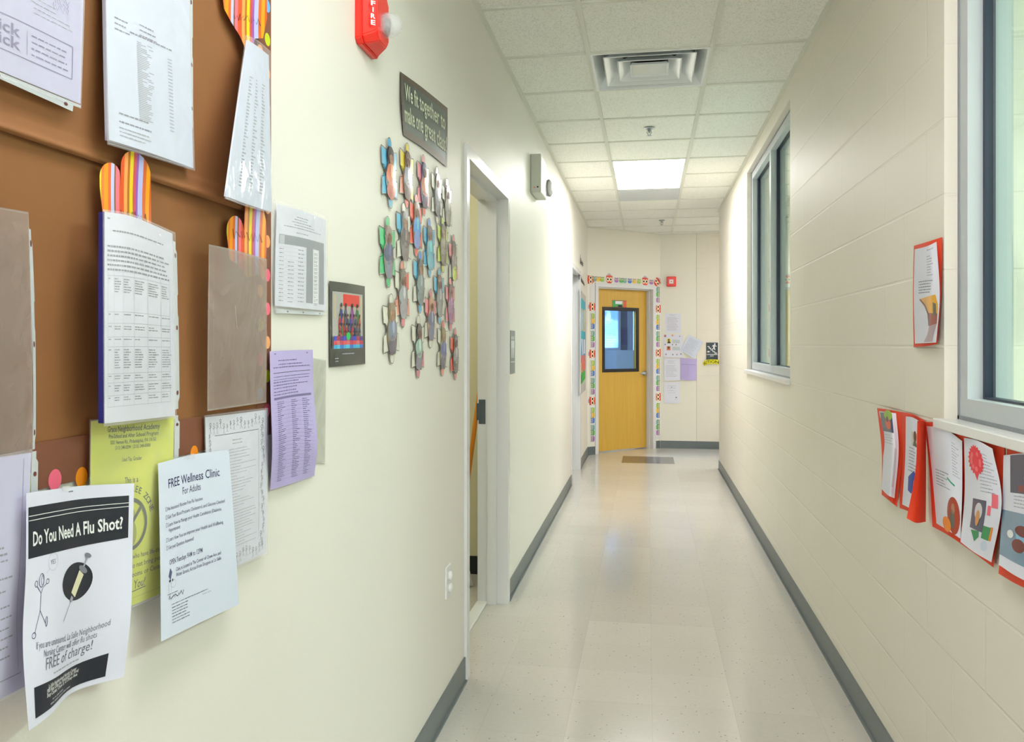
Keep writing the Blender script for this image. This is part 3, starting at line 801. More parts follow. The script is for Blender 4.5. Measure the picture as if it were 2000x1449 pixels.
for i, ch in enumerate('FIRE'):
    sh = Sheet([[Vector((XL+.034-.0, 1.998, 2.262-.0165*i)), Vector((XL+.0475, 2.010, 2.262-.0165*i))], [Vector((XL+.034, 1.998, 2.248-.0165*i)), Vector((XL+.0475, 2.010, 2.248-.0165*i))]], .014, .014)
    sh.text(ch, .007, .0125, .017, WHITEI, 1, 'C', bold=.03, width=.0105 if ch != 'I' else .003)
    # lettering only, standing a hair off the flank
    for k in range(len(sh.v)): sh.v[k] = sh.v[k]+Vector((.003, -.0045, 0))
    me = bpy.data.meshes.new('letter'); c0 = sh.v[0].copy()
    me.from_pydata([v-c0 for v in sh.v], [], sh.f); me.materials.append(WHITEI)
    o = bpy.data.objects.new('letter', me); COL.objects.link(o); o.parent = fs; o.location = c0-fs.location
bm = bmesh.new()
T = Matrix.Translation((XL+.048, 2.075, 2.226)) @ Matrix.Rotation(math.pi/2, 4, 'Y')
lathe(bm, [(0, 0), (.032, 0), (.033, .014), (.03, .03), (.022, .042), (.011, .049), (0, .051)], T, 20)
CLEAR = mk('clear_lens', (226, 232, 236), .06, var=0); CLEAR.node_tree.nodes['Principled BSDF'].inputs['Alpha'].default_value = .32
link('strobe_lens', bm, CLEAR, parent=fs)
bm = bmesh.new(); box(bm, XL+.049, XL+.058, 2.055, 2.095, 2.205, 2.247); tube(bm, [(XL+.062, 2.075, 2.21), (XL+.07, 2.075, 2.226), (XL+.062, 2.075, 2.242)], .004, 8)
link('reflector', bm, METAL, parent=fs)

# exit sign with lamp head
ex = empty('exit_sign', 'white exit sign box with red letters beside a lamp head on the left wall', 'exit sign', (XL, 5.3, 2.33))
EXW = mk('exit_case', (206, 210, 196), .35, var=.02)
BX('sign_case', EXW, [(XL, XL+.068, 5.15, 5.44, 2.352, 2.6)], bevel=.006, parent=ex)
sh = Sheet([[Vector((XL+.069, 5.155, 2.59)), Vector((XL+.069, 5.435, 2.59))], [Vector((XL+.069, 5.155, 2.362)), Vector((XL+.069, 5.435, 2.362))]], .28, .228)
sh.text('EXIT', .14, .19, .19, mk('exit_red', (232, 60, 60), .4), 1, 'C', bold=.02, width=.25)
sh.build('sign_face', parent=ex, base=WHITEP, thick=.001)
BX('test_button', BLACK, [(XL+.043, XL+.052, 5.145, 5.151, 2.382, 2.391)], parent=ex)
BX('indicator_lamp', mk('pink_indicator', (240, 150, 130), .4), [(XL+.02, XL+.032, 5.147, 5.151, 2.38, 2.388)], parent=ex)
bm = bmesh.new()
lathe(bm, [(0, 0), (.035, 0), (.05, .03), (.058, .05), (.058, .056), (0, .056)], Matrix.Translation((XL+.03, 5.49, 2.44)) @ Matrix.Rotation(math.pi/2, 4, 'Y') @ Matrix.Rotation(.2, 4, 'X'), 24)
tube(bm, [(XL+.03, 5.43, 2.42), (XL+.04, 5.47, 2.43)], .012)
link('lamp_head', bm, mk('lamp_grey', (150, 154, 156), .4), parent=ex)
bm = bmesh.new(); lathe(bm, [(0, .057), (.05, .057), (.045, .066), (.02, .073), (0, .074)], Matrix.Translation((XL+.03, 5.49, 2.44)) @ Matrix.Rotation(math.pi/2, 4, 'Y') @ Matrix.Rotation(.2, 4, 'X'), 24)
link('lamp_lens', bm, WHITEP, parent=ex)

# restroom sign
rs = empty('restroom_sign', 'grey washroom sign with a white figure beside the open doorway', 'sign', (XL, 4.405, 1.215))
BX('sign_plate', mk('sign_grey', (124, 134, 134), .35), [(XL, XL+.009, 4.325, 4.48, 1.218, 1.455)], bevel=.002, parent=rs)
sh = Sheet([[Vector((XL+.0095, 4.325, 1.455)), Vector((XL+.0095, 4.48, 1.455))], [Vector((XL+.0095, 4.325, 1.218)), Vector((XL+.0095, 4.48, 1.218))]], .155, .237)
def person(sh, x, y, k, mat, lay=1):
    sh.ell(x, y, .011*k, .011*k, mat, lay, 14)
    sh.poly([(x-.02*k, y+.015*k), (x+.02*k, y+.015*k), (x+.022*k, y+.055*k), (x+.014*k, y+.055*k), (x+.012*k, y+.11*k), (x+.002*k, y+.11*k), (x, y+.065*k), (x-.002*k, y+.11*k), (x-.012*k, y+.11*k), (x-.014*k, y+.055*k), (x-.022*k, y+.055*k)], mat, lay)
person(sh, .05, .04, 1, WHITEI)
person(sh, .105, .04, 1, WHITEI)
sh.stroke([(.01, .172), (.145, .172)], .004, WHITEI)
me_shape = [(0.001, .001), (.154, .001), (.154, .236), (.001, .236)]
sh.build('sign_symbol', parent=rs, base=mk('sign_grey', (124, 134, 134)), thick=.0004)

# wall outlet
ou = empty('wall_outlet', 'white double wall outlet with child safety caps low on the left wall', 'outlet', (XL, 2.965, .43))
BX('cover_plate', WHITEP, [(XL, XL+.006, 2.925, 3.0, .432, .55)], bevel=.002, parent=ou)
for z in (.466, .512):
    bm = bmesh.new(); lathe(bm, [(0, 0), (.018, 0), (.017, .008), (.012, .012), (0, .013)], Matrix.Translation((XL+.006, 2.965, z)) @ Matrix.Rotation(math.pi/2, 4, 'Y'), 20)
    link('safety_cap', bm, WHITEP, parent=ou)

# fire pull station on the end wall
pu = empty('fire_pull_station', 'red fire alarm pull station on the far wall right of the yellow door', 'fire alarm', (.31, YEND, 2.15))
BX('housing', REDP, [(.25, .372, YEND-.05, YEND, 2.148, 2.28)], bevel=.01, parent=pu)
BX('pull_plate', WHITEP, [(.283, .337, YEND-.055, YEND-.049, 2.185, 2.24)], bevel=.002, parent=pu)
BX('button', REDP, [(.303, .317, YEND-.06, YEND-.054, 2.205, 2.219)], parent=pu)

# stair sign and caution tape
sg = empty('stair_sign', 'dark stair exit sign with a white walking figure on the far block wall', 'sign', (.84, YEND, 1.18))
SD = mk('sign_dark', (52, 66, 76), .35)
BX('sign_plate', SD, [(.764, .915, YEND-.006, YEND, 1.175, 1.405)], bevel=.002, parent=sg)
sh = Sheet([[Vector((.766, YEND-.0065, 1.403)), Vector((.913, YEND-.0065, 1.403))], [Vector((.766, YEND-.0065, 1.177)), Vector((.913, YEND-.0065, 1.177))]], .147, .226)
sh.stroke([(.015, .05), (.035, .05), (.035, .072), (.058, .072), (.058, .096), (.083, .096), (.083, .118), (.108, .118), (.108, .137), (.135, .137)], .012, WHITEI)
sh.ell(.108, .018, .010, .010, WHITEI)
sh.poly([(.085, .03), (.108, .03), (.132, .044), (.128, .052), (.108, .046), (.107, .066), (.116, .096), (.106, .098), (.096, .074), (.082, .088), (.074, .083), (.089, .06), (.088, .044), (.078, .052), (.073, .046)], WHITEI)
sh.poly([(.008, .118), (.026, .102), (.026, .112), (.045, .112), (.045, .124), (.026, .124), (.026, .134)], WHITEI)
sh.stroke([(.004, .155), (.143, .155)], .008, WHITEI)
sh.text('EXIT', .073, .183, .022, WHITEI, 1, 'C', bold=.01)
sh.build('sign_face', parent=sg, base=SD)
sh = Sheet(lat(Ew, [[(1372, 709, .004), (1378, 703.5, .02), (1390, 702, .022), (1405, 702.5, .01)], [(1375, 714.5, .004), (1381, 711.5, .02), (1392, 710.5, .022), (1405, 711.5, .01)]]), .21, .06)
sh.text('AUTION', .11, .051, .058, mk('tape_black', (50, 54, 10), .5), 1, 'C', bold=.02, width=.19)
sh.build('caution_tape', 'scrap of yellow tape lettered in black stuck under the stair sign', 'tape', base=mk('caution_yellow', (236, 232, 30), .4))

# ================================================================== LEFT WALL: BROWN PAPER BOARD
bd = empty('display_board', 'brown paper display board on the left wall with a spotted edging', 'display board', (XL, 1.0, 1.2))
YB1 = 1.508
sh = Sheet([[Vector((XL+.0015, .45, 2.62)), Vector((XL+.0015, 1.0, 2.62)), Vector((XL+.0015, YB1, 2.62))], [Vector((XL+.0015, .45, 1.204)), Vector((XL+.0015, 1.0, 1.204)), Vector((XL+.0015, YB1, 1.204))]], 1.058, 1.416)
sh.build('backing_paper', parent=bd, base=KRAFT, step=.05)
# upper sheet: overlaps the lower one, its hem lifting off the wall
def seam(px): return 250+.3333*px
cols_ = [-60, 0, 100, 200, 300, 400, 450, 498]
sh = Sheet([[Lw(x, -420+.1*x, .004) for x in cols_], [Lw(x, seam(x)-120, .004) for x in cols_], [Lw(x, seam(x)-26, .006) for x in cols_], [Lw(x, seam(x)-6, .013) for x in cols_], [Lw(x, seam(x)+4, .009) for x in cols_]], .8, .7)
sh.build('overlapping_paper', parent=bd, base=KRAFT, step=.03)
# spotted border strips
dots = [PINK, PEACH, BLUEDOT, LIME, PINK, ORANGE, BLUEDOT, PEACH, LIME, ORANGE]
def scallop(w_, h_, side):
    pts = [(w_, 0), (w_, h_)]
    n = int(h_/.07); left = []
    for i in range(n*6+1):
        t = i/(n*6); left.append((.006-.006*abs(math.sin(t*n*math.pi)), h_*(1-t)))
    return pts+left
bh = 1.40
sh = Sheet([[Vector((XL+.0045, YB1-.062, 2.60)), Vector((XL+.0045, YB1, 2.60))], [Vector((XL+.0045, YB1-.062, 1.2)), Vector((XL+.0045, YB1, 1.2))]], .062, bh)
rnd = random.Random(11)
k = 0; y = .03
while y < bh-.02:
    sh.ell(.016 if k % 2 else .046, y, .0115, .0125, dots[(k*3+k//4) % 10], 1, 20); y += .033; k += 1
sh.build('spotted_border', parent=bd, base=BORDER, shape=scallop(.062, bh, 0))
bw = 1.0
sh = Sheet([[Vector((XL+.004, .46, 1.258)), Vector((XL+.004, YB1-.06, 1.258))], [Vector((XL+.004, .46, 1.2)), Vector((XL+.004, YB1-.06, 1.2))]], .988, .058)
for dpx, dpy, mt in ((107, 937, PINK), (159, 932, ORANGE), (379, 886, ORANGE), (232, 920, BLUEDOT), (300, 905, LIME), (430, 870, PINK), (55, 945, LIME)):
    p = Lw(dpx, dpy, .004); sh.ell((p.y-.46), (1.258-p.z), .0115, .0135, mt, 1, 20)
sh.build('spotted_border', parent=bd, base=BORDER)

# striped paper flowers
STR = stripes_mat()
def flower(rows_, shape, w_, h_, label, words):
    sh = Sheet(lat(Lw, rows_), w_, h_)
    for (x0, y0, x1, y1, sd) in words: sh.scribble(x0, y0, x1, y1, .0016, INK, sd, 16)
    return sh.build('paper_flower', label, 'paper flower', 'striped paper flowers on the brown board', base=STR, shape=shape)
def petal(cx_, top, bot, rx):
    pts = []
    for i in range(13):
        a = math.pi*i/12; pts.append((cx_-rx*math.cos(a), top+rx*1.3*(1-math.sin(a))))
    return pts
# flower above the timetable: low left petal, tall middle petal
A_ = petal(.025, .035, 0, .024); B_ = petal(.082, .0, 0, .032)
shape = [(.012, .19)] + [(.001, .09)] + A_ + [(.050, .10)] + B_ + [(.116, .10), (.118, .16), (.116, .22), (.03, .22)]
flower([[(193, 285, 0.017), (245, 290, 0.025), (300, 312, 0.017)], [(196, 500, 0.017), (245, 500, 0.025), (296, 505, 0.017)]], shape, .12, .24,
       'striped paper flower sticking up behind the white timetable sheet', [(.05, .135, .105, .16, 3)])
A_ = petal(.025, .03, 0, .024)
shape = [(.010, .13), (.001, .07)] + A_ + [(.050, .06), (.054, .0), (.098, .0), (.105, .03), (.108, .09), (.104, .17), (.085, .16), (.06, .17), (.03, .14)]
flower([[(443, 395, 0.015), (480, 398, 0.021), (524, 410, 0.013)], [(441, 575, 0.015), (480, 575, 0.021), (520, 580, 0.013)]], shape, .11, .21,
       'striped paper flower above the empty clear sleeve', [(.02, .06, .095, .085, 8)])
shape = [(.0, .0), (.118, .0), (.118, .09), (.108, .155), (.088, .165), (.08, .215), (.07, .215), (.052, .17), (.028, .13), (.008, .09)]
flower([[(432, -40, 0.015), (475, -35, 0.017), (523, -20, 0.015)], [(432, 130, 0.015), (475, 135, 0.019), (523, 150, 0.015)]], shape, .12, .27,
       'striped paper flower at the top right corner of the brown board', [(.03, .10, .1, .125, 15)])

def sleeve(rows_, label, w_=.235, h_=.287, side='R', mat=None, rim=True, strip=None, seed=1, holes=(.12, .5, .88)):
    """clear pocket with a white punched strip as its own part"""
    sh = Sheet(rows_, w_, h_)
    e = .0012
    if rim:
        sh.frame(.002, .002, w_-.002, h_-.002, e, TAPE, 1)
    o = sh.build('sheet_protector', label, 'sheet protector', 'clear sheet protectors on the left wall', base=mat or FILM, thick=.0006)
    if strip:
        s2 = Sheet(strip, .013, h_) if side == 'R' else Sheet(strip, w_, .016)
        for q in holes:
            if side == 'R': s2.ell(.0065, h_*q, .0032, .0042, HOLE, 1, 14)
            else: s2.ell(w_*q, .008, .0036, .0036, HOLE, 1, 14)
        if side == 'R':
            sh_ = [(0, 0), (.009, 0), (.009, .012), (.013, .018), (.013, h_*.30), (.011, h_*.31), (.011, h_*.42), (.013, h_*.44), (.013, h_-.02), (.009, h_-.012), (.009, h_), (0, h_), (0, h_*.66), (0, h_*.33)]
        else:
            sh_ = [(0, 0), (w_*.5, 0), (w_, 0), (w_, .004), (w_-.014, .005), (w_-.014, .016), (w_*.5, .016), (0, .016)]
        s2.build('punched_strip', label='milky white strip with punched holes', parent=o, base=STRIP, shape=sh_)
    return o

# --- top left lilac notice in a sleeve with its strip at the bottom
sh = Sheet(lat(Lw, [[(-150, -420, .014), (0, -310, .014), (166, -200, .014)], [(-150, -140, .016), (0, -90, .018), (163, 0, .014)], [(-150, 72, .016), (0, 138, .018), (157, 203, .014)]]), .28, .36)
sh.frame(.03, .270, .262, .325, .0016, INKP)
sh.text('Sick', .148, .296, .025, INKP, 1, 'C', bold=.02, width=.052); sh.text('Sick', .148, .316, .025, INKP, 1, 'C', bold=.02, width=.052)
sh.stroke([(.185, .279), (.185, .318)], .0008, INKL)
sh.lines(.192, .258, .284, 4, .010, .0022, INKP, 3)
sh.lines(.15, .20, .205, 4, .008, .0016, INKL, 5); sh.lines(.195, .235, .222, 4, .008, .0016, INKL, 7); sh.lines(.225, .262, .238, 2, .007, .0016, INKL, 9)
for i in range(5): sh.scribble(.225, .18+.008*i, .252, .188+.009*i, .0009, INKP, 20+i, 9)
sh.scribble(.195, .19, .207, .205, .002, INKP, 31, 5)
sh.build('paper_notice', 'lilac notice with a boxed message in the top left corner of the board', 'notice', base=LILAC2)
sleeve(lat(Lw, [[(-150, -425, .017), (0, -318, .018), (169, -205, .017)], [(-150, -140, .020), (0, -90, .022), (166, 0, .018)], [(-150, 95, .019), (0, 150, .022), (159, 213, .018)]]),
       'clear sleeve over the lilac notice, its white strip along the bottom', .28, .37, side='B',
       strip=lat(Lw, [[(-150, 78, .0165), (0, 141, .0195), (158, 206, .016)], [(-150, 92, .0165), (0, 154, .0195), (156, 224, .016)]]), holes=(.1, .49, .9))

# --- thick white stack of pages, top centre
rows_ = [[(205, -170, .02), (290, -95, .024), (369, -30, .014)], [(208, 60, .024), (290, 95, .028), (372, 130, .014)], [(213, 273, .034), (298, 300, .03), (378, 329, .018)]]
sh = Sheet(lat(Lw, rows_))
sh.lines(.06, .17, .128, 1, .01, .002, INKG, 1); sh.lines(.085, .135, .112, 3, .007, .0018, INKG, 2)
sh.lines(.02, .06, .118, 3, .007, .0018, INKG, 12)
for i in range(44):
    sh.rect(.078, .136+i*.0024, .078+random.Random(i).uniform(.02, .042), .1372+i*.0024, INKL, 1, .05)
    if i % 2 == 0: sh.rect(.155, .142+i*.0023, .166, .1432+i*.0023, INKL, 1, .05)
sh.lines(.025, .14, .240, 2, .0105, .002, INKG, 5, .5); sh.lines(.025, .15, .2585, 3, .005, .0016, INKL, 6, .5)
sh.build('page_stack', 'thick white stack of typed pages hanging at the top of the board', 'document', base=PAPER2, thick=.006, back=mk('page_edges', (176, 178, 196), .8))
sleeve(lat(Lw, [[(203, -175, .022), (290, -100, .026), (372, -35, .017)], [(206, 60, .026), (290, 95, .030), (375, 130, .017)], [(210, 282, .036), (298, 308, .032), (381, 334, .021)]]),
       'clear sleeve holding the thick typed stack at the top of the board', strip=lat(Lw, [[(369, -30, .012), (376, -27, .010)], [(371, 130, .012), (377, 135, .010)], [(373, 260, .012), (377, 265, .010)]]), holes=(.1, .48, .8))

# --- curled sleeve at the right of the board
rows_ = [[(484, 78, .030), (505, 92, .02), (525, 108, .008)], [(462, 230, .060), (497, 245, .04), (528, 262, .010)], [(441, 383, .085), (487, 400, .05), (531, 414, .014)]]
sh = Sheet(lat(Lw, rows_))
for c_, x_ in enumerate((.05, .10, .15)):
    for i in range(34): sh.rect(x_, .06+i*.0058, x_+random.Random(i*3+c_).uniform(.008, .026), .0622+i*.0058, INKL, 1, .05)
sh.build('paper_notice', 'white page curling away from the right edge of the brown board', 'notice', base=PAPER2, thick=.003)
sleeve(lat(Lw, [[(480, 68, .034), (503, 78, .024), (528, 100, .012)], [(459, 230, .064), (496, 243, .046), (531, 260, .014)], [(439, 388, .089), (486, 405, .056), (533, 418, .018)]]), 'clear shiny sleeve over the page curling at the board edge')

# --- timetable in the middle
rows_ = [[(204, 413, .045), (262, 424, .048), (337, 456, .018)], [(204, 620, .055), (262, 622, .055), (341, 630, .020)], [(204, 827, .050), (262, 821, .05), (342, 812, .022)]]
sh = Sheet(lat(Lw, rows_))
sh.lines(.01, .02, .008, 1, .01, .002, INKG, 1); sh.lines(.03, .19, .024, 1, .01, .0022, INKG, 8, .1)
sh.lines(.01, .205, .045, 6, .0062, .0026, INKG, 2, .08)
ys = [.084, .132, .147, .165, .178, .214, .226, .243, .258]
for y in ys: sh.stroke([(.01, y), (.202, y-.001)], .0005, INKL)
for x in (.012, .036, .072, .108, .144, .178, .202): sh.stroke([(x, .078), (x, .258)], .0005, INKL)
for ci, x in enumerate((.014, .038, .074, .110, .146, .180)):
    for a, b in ((.087, .108), (.134, .140), (.150, .160), (.167, .173), (.181, .211), (.216, .223), (.229, .242), (.245, .254)):
        if ci == 0: b = a+.006
        n = max(1, int((b-a)/.0034)); sh.lines(x, x+(.012 if ci == 0 else .026), a+.001, n, .0034, .0013, INKG, ci*17+int(a*999), .45)
sh.build('timetable_sheet', 'white timetable page standing off the middle of the brown board', 'document', base=PAPER, thick=.009, back=mk('blue_fringe_edge', (36, 34, 120), .5))  # rim and back coloured blue for the lens fringe along the edge
sleeve(lat(Lw, [[(201, 408, .048), (262, 419, .052), (343, 454, .022)], [(202, 620, .058), (262, 622, .059), (345, 630, .024)], [(203, 833, .053), (262, 827, .054), (345, 816, .026)]]),
       'clear sleeve holding the timetable in the middle of the board',
       strip=lat(Lw, [[(338, 470, .014), (345, 474, .012)], [(341, 640, .014), (349, 640, .012)], [(342, 800, .014), (351, 797, .012)]]), holes=(.08, .5, .90))

# --- empty hazy sleeves
def crease(sh, pts, mat=None): sh.stroke(pts, .0012, mat or mk('white_crease', (215, 208, 205), .3), 1)
sh = Sheet(lat(Lw, [[(408, 477, .032), (450, 486, .032), (521, 506, .020)], [(406, 640, .034), (460, 645, .032), (521, 650, .016)], [(405, 803, .026), (460, 795, .022), (520, 786, .013)]]), .235, .287)
sh.frame(.002, .002, .233, .285, .002, TAPE); sh.stroke([(.024, .0), (.022, .287)], .0012, TAPE)
crease(sh, [(.12, .10), (.123, .14)]); crease(sh, [(.15, .23), (.158, .25), (.152, .268)], TAPE); crease(sh, [(.09, .17), (.12, .21), (.13, .24)], TAPE)
sh.build('sheet_protector', 'empty hazy sleeve low on the brown board beside the lilac page', 'sheet protector', 'clear sheet protectors on the left wall', base=HAZY)
o = None
rows_ = [[(-160, 385, .022), (-40, 398, .024), (56, 414, .016)], [(-160, 640, .026), (-40, 645, .028), (62, 650, .018)], [(-160, 920, .022), (-40, 900, .020), (64, 880, .014)]]
sleeve(lat(Lw, rows_), 'empty hazy sleeve at the left edge of the brown board', .235, .29, mat=HAZY,
       strip=lat(Lw, [[(56, 446, .012), (62, 449, .011)], [(61, 600, .014), (68, 602, .012)], [(65, 740, .014), (70, 742, .012)], [(64, 878, .014), (70, 876, .012)]]), holes=(.06, .5, .92))

# --- letter in the bottom left corner
sh = Sheet(lat(Lw, [[(-110, 908, .016), (-30, 897, .018), (61, 884, .014)], [(-110, 1080, .022), (-30, 1080, .018), (54, 1060, .020)], [(-110, 1240, .026), (-30, 1235, .022), (44, 1205, .016)], [(-110, 1420, .030), (-30, 1380, .02), (50, 1340, .014)]]), .216, .28)
sh.stroke([(.198, .005), (.198, .25)], .0009, INKP); sh.stroke([(.03, .258), (.205, .258)], .0012, INKG)
sh.lines(.03, .185, .092, 3, .0075, .0022, INKG, 2, .2); sh.lines(.03, .185, .128, 2, .016, .0022, INKG, 3, .15); sh.lines(.03, .185, .164, 2, .014, .0022, INKG, 4, .2)
sh.lines(.03, .19, .192, 2, .012, .0022, INKG, 5, .15); sh.lines(.03, .19, .216, 2, .013, .0022, INKG, 6, .15)
sh.build('paper_notice', 'white ruled letter at the bottom left, half behind the flu flyer', 'notice', base=LILAC2)
sleeve(lat(Lw, [[(-110, 903, .019), (-30, 892, .021), (64, 879, .018)], [(-110, 1080, .025), (-30, 1080, .021), (57, 1060, .024)], [(-110, 1240, .029), (-30, 1235, .025), (48, 1205, .02)], [(-110, 1425, .033), (-30, 1385, .024), (53, 1345, .018)]]),
       'clear sleeve over the ruled letter at the bottom left', strip=lat(Lw, [[(62, 882, .011), (75, 880, .010)], [(60, 1060, .011), (72, 1060, .010)], [(58, 1320, .011), (68, 1310, .010)]]), holes=(.13, .5, .9))

# --- yellow peanut notice
sh = Sheet(lat(Lw, [[(178, 822, .012), (255, 818, .014), (340, 812, .010)], [(176, 1010, .014), (252, 1000, .016), (337, 985, .012)], [(172, 1222, .012), (250, 1186, .012), (331, 1152, .010)]]))
YINK = mk('olive_ink', (84, 92, 56), .6)
sh.text('Grace Neighborhood Academy', .112, .018, .0125, YINK, 1, 'C', .015, width=.135)
sh.text('Pre-School and After School Program', .112, .0275, .009, YINK, 1, 'C', .012, width=.128)
sh.text('5521 Vernon Rd., Philadelphia, PA 19150', .112, .0365, .008, YINK, 1, 'C', .006, width=.118)
sh.text('(215) 248-0294 / (215) 248-0000', .112, .0445, .0075, YINK, 1, 'C', .004, width=.09)
sh.text('Lead Tip, Grader', .112, .063, .0085, YINK, 1, 'C', .004, width=.05)
sh.text('This is a', .112, .096, .0125, YINK, 1, 'C', .004, width=.034)
CXp, CYp, RR = .113, .158, .040
PT = 'PEANUT FREE ZONE'
for i, ch in enumerate(PT):
    a = math.radians(-160+140*i/(len(PT)-1))
    if ch != ' ': sh.text(ch, CXp+(RR+.008)*math.cos(a), CYp+(RR+.008)*math.sin(a), .014, YINK, 1, 'C', .012, rot=a+math.pi/2)
sh.ring(CXp, CYp, RR-.004, RR-.004, .006, YINK, 2, 36)
sh.stroke([(CXp+.024, CYp-.024), (CXp-.024, CYp+.024)], .006, YINK, 2)
sh.ell(CXp, CYp-.012, .010, .013, mk('olive_tint', (176, 178, 66), .6), 1); sh.ell(CXp, CYp+.014, .014, .02, mk('olive_tint', (176, 178, 66), .6), 1)
sh.text('Our Center has children who have life-threat-', .108, .210, .011, YINK, 1, 'C', .004, width=.19)
sh.text('ening allergies. Please do not bring peanut', .108, .2235, .011, YINK, 1, 'C', .004, width=.19)
sh.text('products into Classrooms or Center.', .108, .237, .011, YINK, 1, 'C', .004, width=.18)
sh.text('Thank You!', .114, .255, .018, YINK, 1, 'C', .006, width=.07, shear=.2); sh.stroke([(.082, .260), (.152, .257)], .0014, YINK)
sh.stroke([(.01, .268), (.206, .268)], .0006, mk('olive_tint', (176, 178, 66)))
sh.build('paper_notice', 'yellow notice banning peanuts, between the flu flyer and the wellness flyer', 'notice', base=YELLOW)
sleeve(lat(Lw, [[(176, 819, .015), (255, 814, .017), (343, 806, .014)], [(174, 1010, .017), (252, 1000, .019), (341, 985, .016)], [(170, 1228, .015), (250, 1191, .015), (334, 1156, .014)]]),
       'clear sleeve over the yellow notice', strip=lat(Lw, [[(341, 812, .010), (351, 810, .009)], [(340, 930, .010), (350, 926, .009)], [(338, 1120, .010), (347, 1112, .009)]]), holes=(.08, .5, .9))

# --- letter with a doodled edge
sh = Sheet(lat(Lw, [[(401, 815, .010), (460, 808, .012), (522, 800, .009)], [(405, 975, .014), (463, 960, .014), (522, 942, .010)], [(411, 1134, .016), (466, 1104, .012), (520, 1079, .012)]]), .216, .279)
rnd = random.Random(5)
for (x0, y0, x1, y1, n) in ((.01, .008, .205, .03, 16), (.188, .03, .208, .26, 17), (.008, .03, .026, .26, 17), (.01, .25, .205, .272, 16)):
    for i in range(n):
        t = (i+.5)/n
        if x1-x0 > y1-y0: a, b = x0+(x1-x0)*t, rnd.uniform(y0+.006, y1-.006)
        else: a, b = rnd.uniform(x0+.004, x1-.004), y0+(y1-y0)*t
        k = rnd.uniform(.6, 1)
        sh.ring(a, b-.007*k, .003*k, .003*k, .0011, INKG if i % 3 else INK, 1, 8)
        sh.stroke([(a, b-.004*k), (a, b+.005*k)], .0013*k, INKG if i % 3 else INK); sh.stroke([(a-.005*k, b), (a+.005*k, b-.003*k)], .001, INKG); sh.stroke([(a-.004*k, b+.011*k), (a, b+.005*k), (a+.004*k, b+.011*k)], .001, INKG)
sh.stroke([(.03, .034), (.185, .034)], .001, INK); sh.stroke([(.184, .036), (.184, .245)], .0008, INKG)
sh.text('', 0, 0, .01, INK)
sh.lines(.095, .13, .046, 2, .006, .0018, INKL, 1); sh.lines(.035, .178, .062, 34, .0054, .0012, INKL, 9, .5)
sh.build('paper_notice', 'white letter with a border of doodled figures behind the wellness flyer', 'notice', base=PAPER)
sleeve(lat(Lw, [[(399, 811, .013), (460, 803, .015), (524, 796, .012)], [(403, 975, .017), (463, 960, .017), (524, 942, .013)], [(409, 1140, .019), (466, 1110, .015), (523, 1083, .015)]]), 'clear sleeve over the letter with doodled edges')

# --- lilac page of print
sh = Sheet(lat(Lw, [[(527, 686, .012), (569, 684, .012), (611, 683, .010)], [(529, 778, .020), (571, 770, .016), (613, 765, .012)], [(532, 872, .026), (575, 860, .02), (620, 862, .02)], [(528, 957, .010), (571, 944, .012), (614, 929, .006)]]))
sh.lines(.02, .03, .006, 1, .01, .002, INKP, 1); sh.lines(.18, .19, .006, 1, .01, .002, INKP, 1)
sh.lines(.04, .17, .020, 2, .008, .0022, INKP, 2, .3); sh.lines(.015, .20, .034, 1, .01, .0022, INKP, 3, .05)
sh.stroke([(.015, .045), (.20, .045)], .0009, INK)
sh.lines(.015, .20, .053, 2, .006, .0014, INKP, 4, .1); sh.lines(.015, .20, .064, 3, .006, .0022, INKP, 5, .5); sh.lines(.015, .20, .083, 2, .006, .0022, INKP, 6, .5)
sh.rect(.015, .094, .20, .0985, INKP)
for c_, (xa, xb) in enumerate(((.03, .07), (.1, .135), (.155, .19))): sh.lines(xa, xb, .104, 42, .0039, .0015, INKP, c_*7+3, .6)
for i in range(21): sh.stroke([(.015, .107+i*.0078), (.20, .107+i*.0078)], .0003, INKP)
sh.build('paper_notice', 'long lilac page of small print taped right of the brown board', 'notice', base=LILAC)
# blank milky sleeve behind it
sh = Sheet(lat(Lw, [[(598, 698, .003), (637, 703, .003)], [(598, 902, .003), (635, 906, .004)]]), .12, .28)
sh.frame(.002, .002, .118, .278, .0015, TAPE)
sh.build('sheet_protector', 'blank milky sleeve flat on the wall behind the lilac page', 'sheet protector', 'clear sheet protectors on the left wall', base=HAZYW)

# --- grey chart in a sleeve
sh = Sheet(lat(Lw, [[(541, 398, .006), (590, 412, .010), (637, 430, .006)], [(538, 500, .007), (589, 506, .012), (637, 515, .007)], [(537, 597, .007), (588, 602, .010), (637, 607, .006)]]), .216, .279)
for i, (a, b) in enumerate(((.085, .135), (.075, .13), (.065, .15), (.075, .16), (.03, .19))): sh.lines(a, b, .022+i*.0078, 1, .01, .0022, INKG, i, .02)
sh.lines(.085, .135, .067, 1, .01, .0022, INKG, 44, .02)
sh.rect(.012, .078, .205, .104, SHADEG); sh.rect(.128, .104, .156, .262, SHADEG); sh.rect(.182, .104, .205, .262, SHADEG)
sh.rect(.014, .080, .034, .104, mk('pale_print', (190, 196, 204)), 2)
sh.rect(.159, .106, .179, .260, WHITEI)
for i in range(14):
    y = .112+i*.0112
    sh.stroke([(.012, y), (.126, y)], .0004, INKL)
    sh.lines(.014, .032, y+.005, 1, .01, .0022, INKG, i, .02); 
    if i > 2: sh.lines(.05, .075, y+.006, 1, .01, .0024, INKG, i+9, .02)
    sh.lines(.093, .118, y+.003, 1, .01, .0026, INKG, i+19, .02); sh.lines(.161, .176, y+.004, 2, .004, .0018, INKG, i+29, .02)
sh.build('chart_sheet', 'white page with a grey barred chart high beside the board', 'document', base=PAPER)
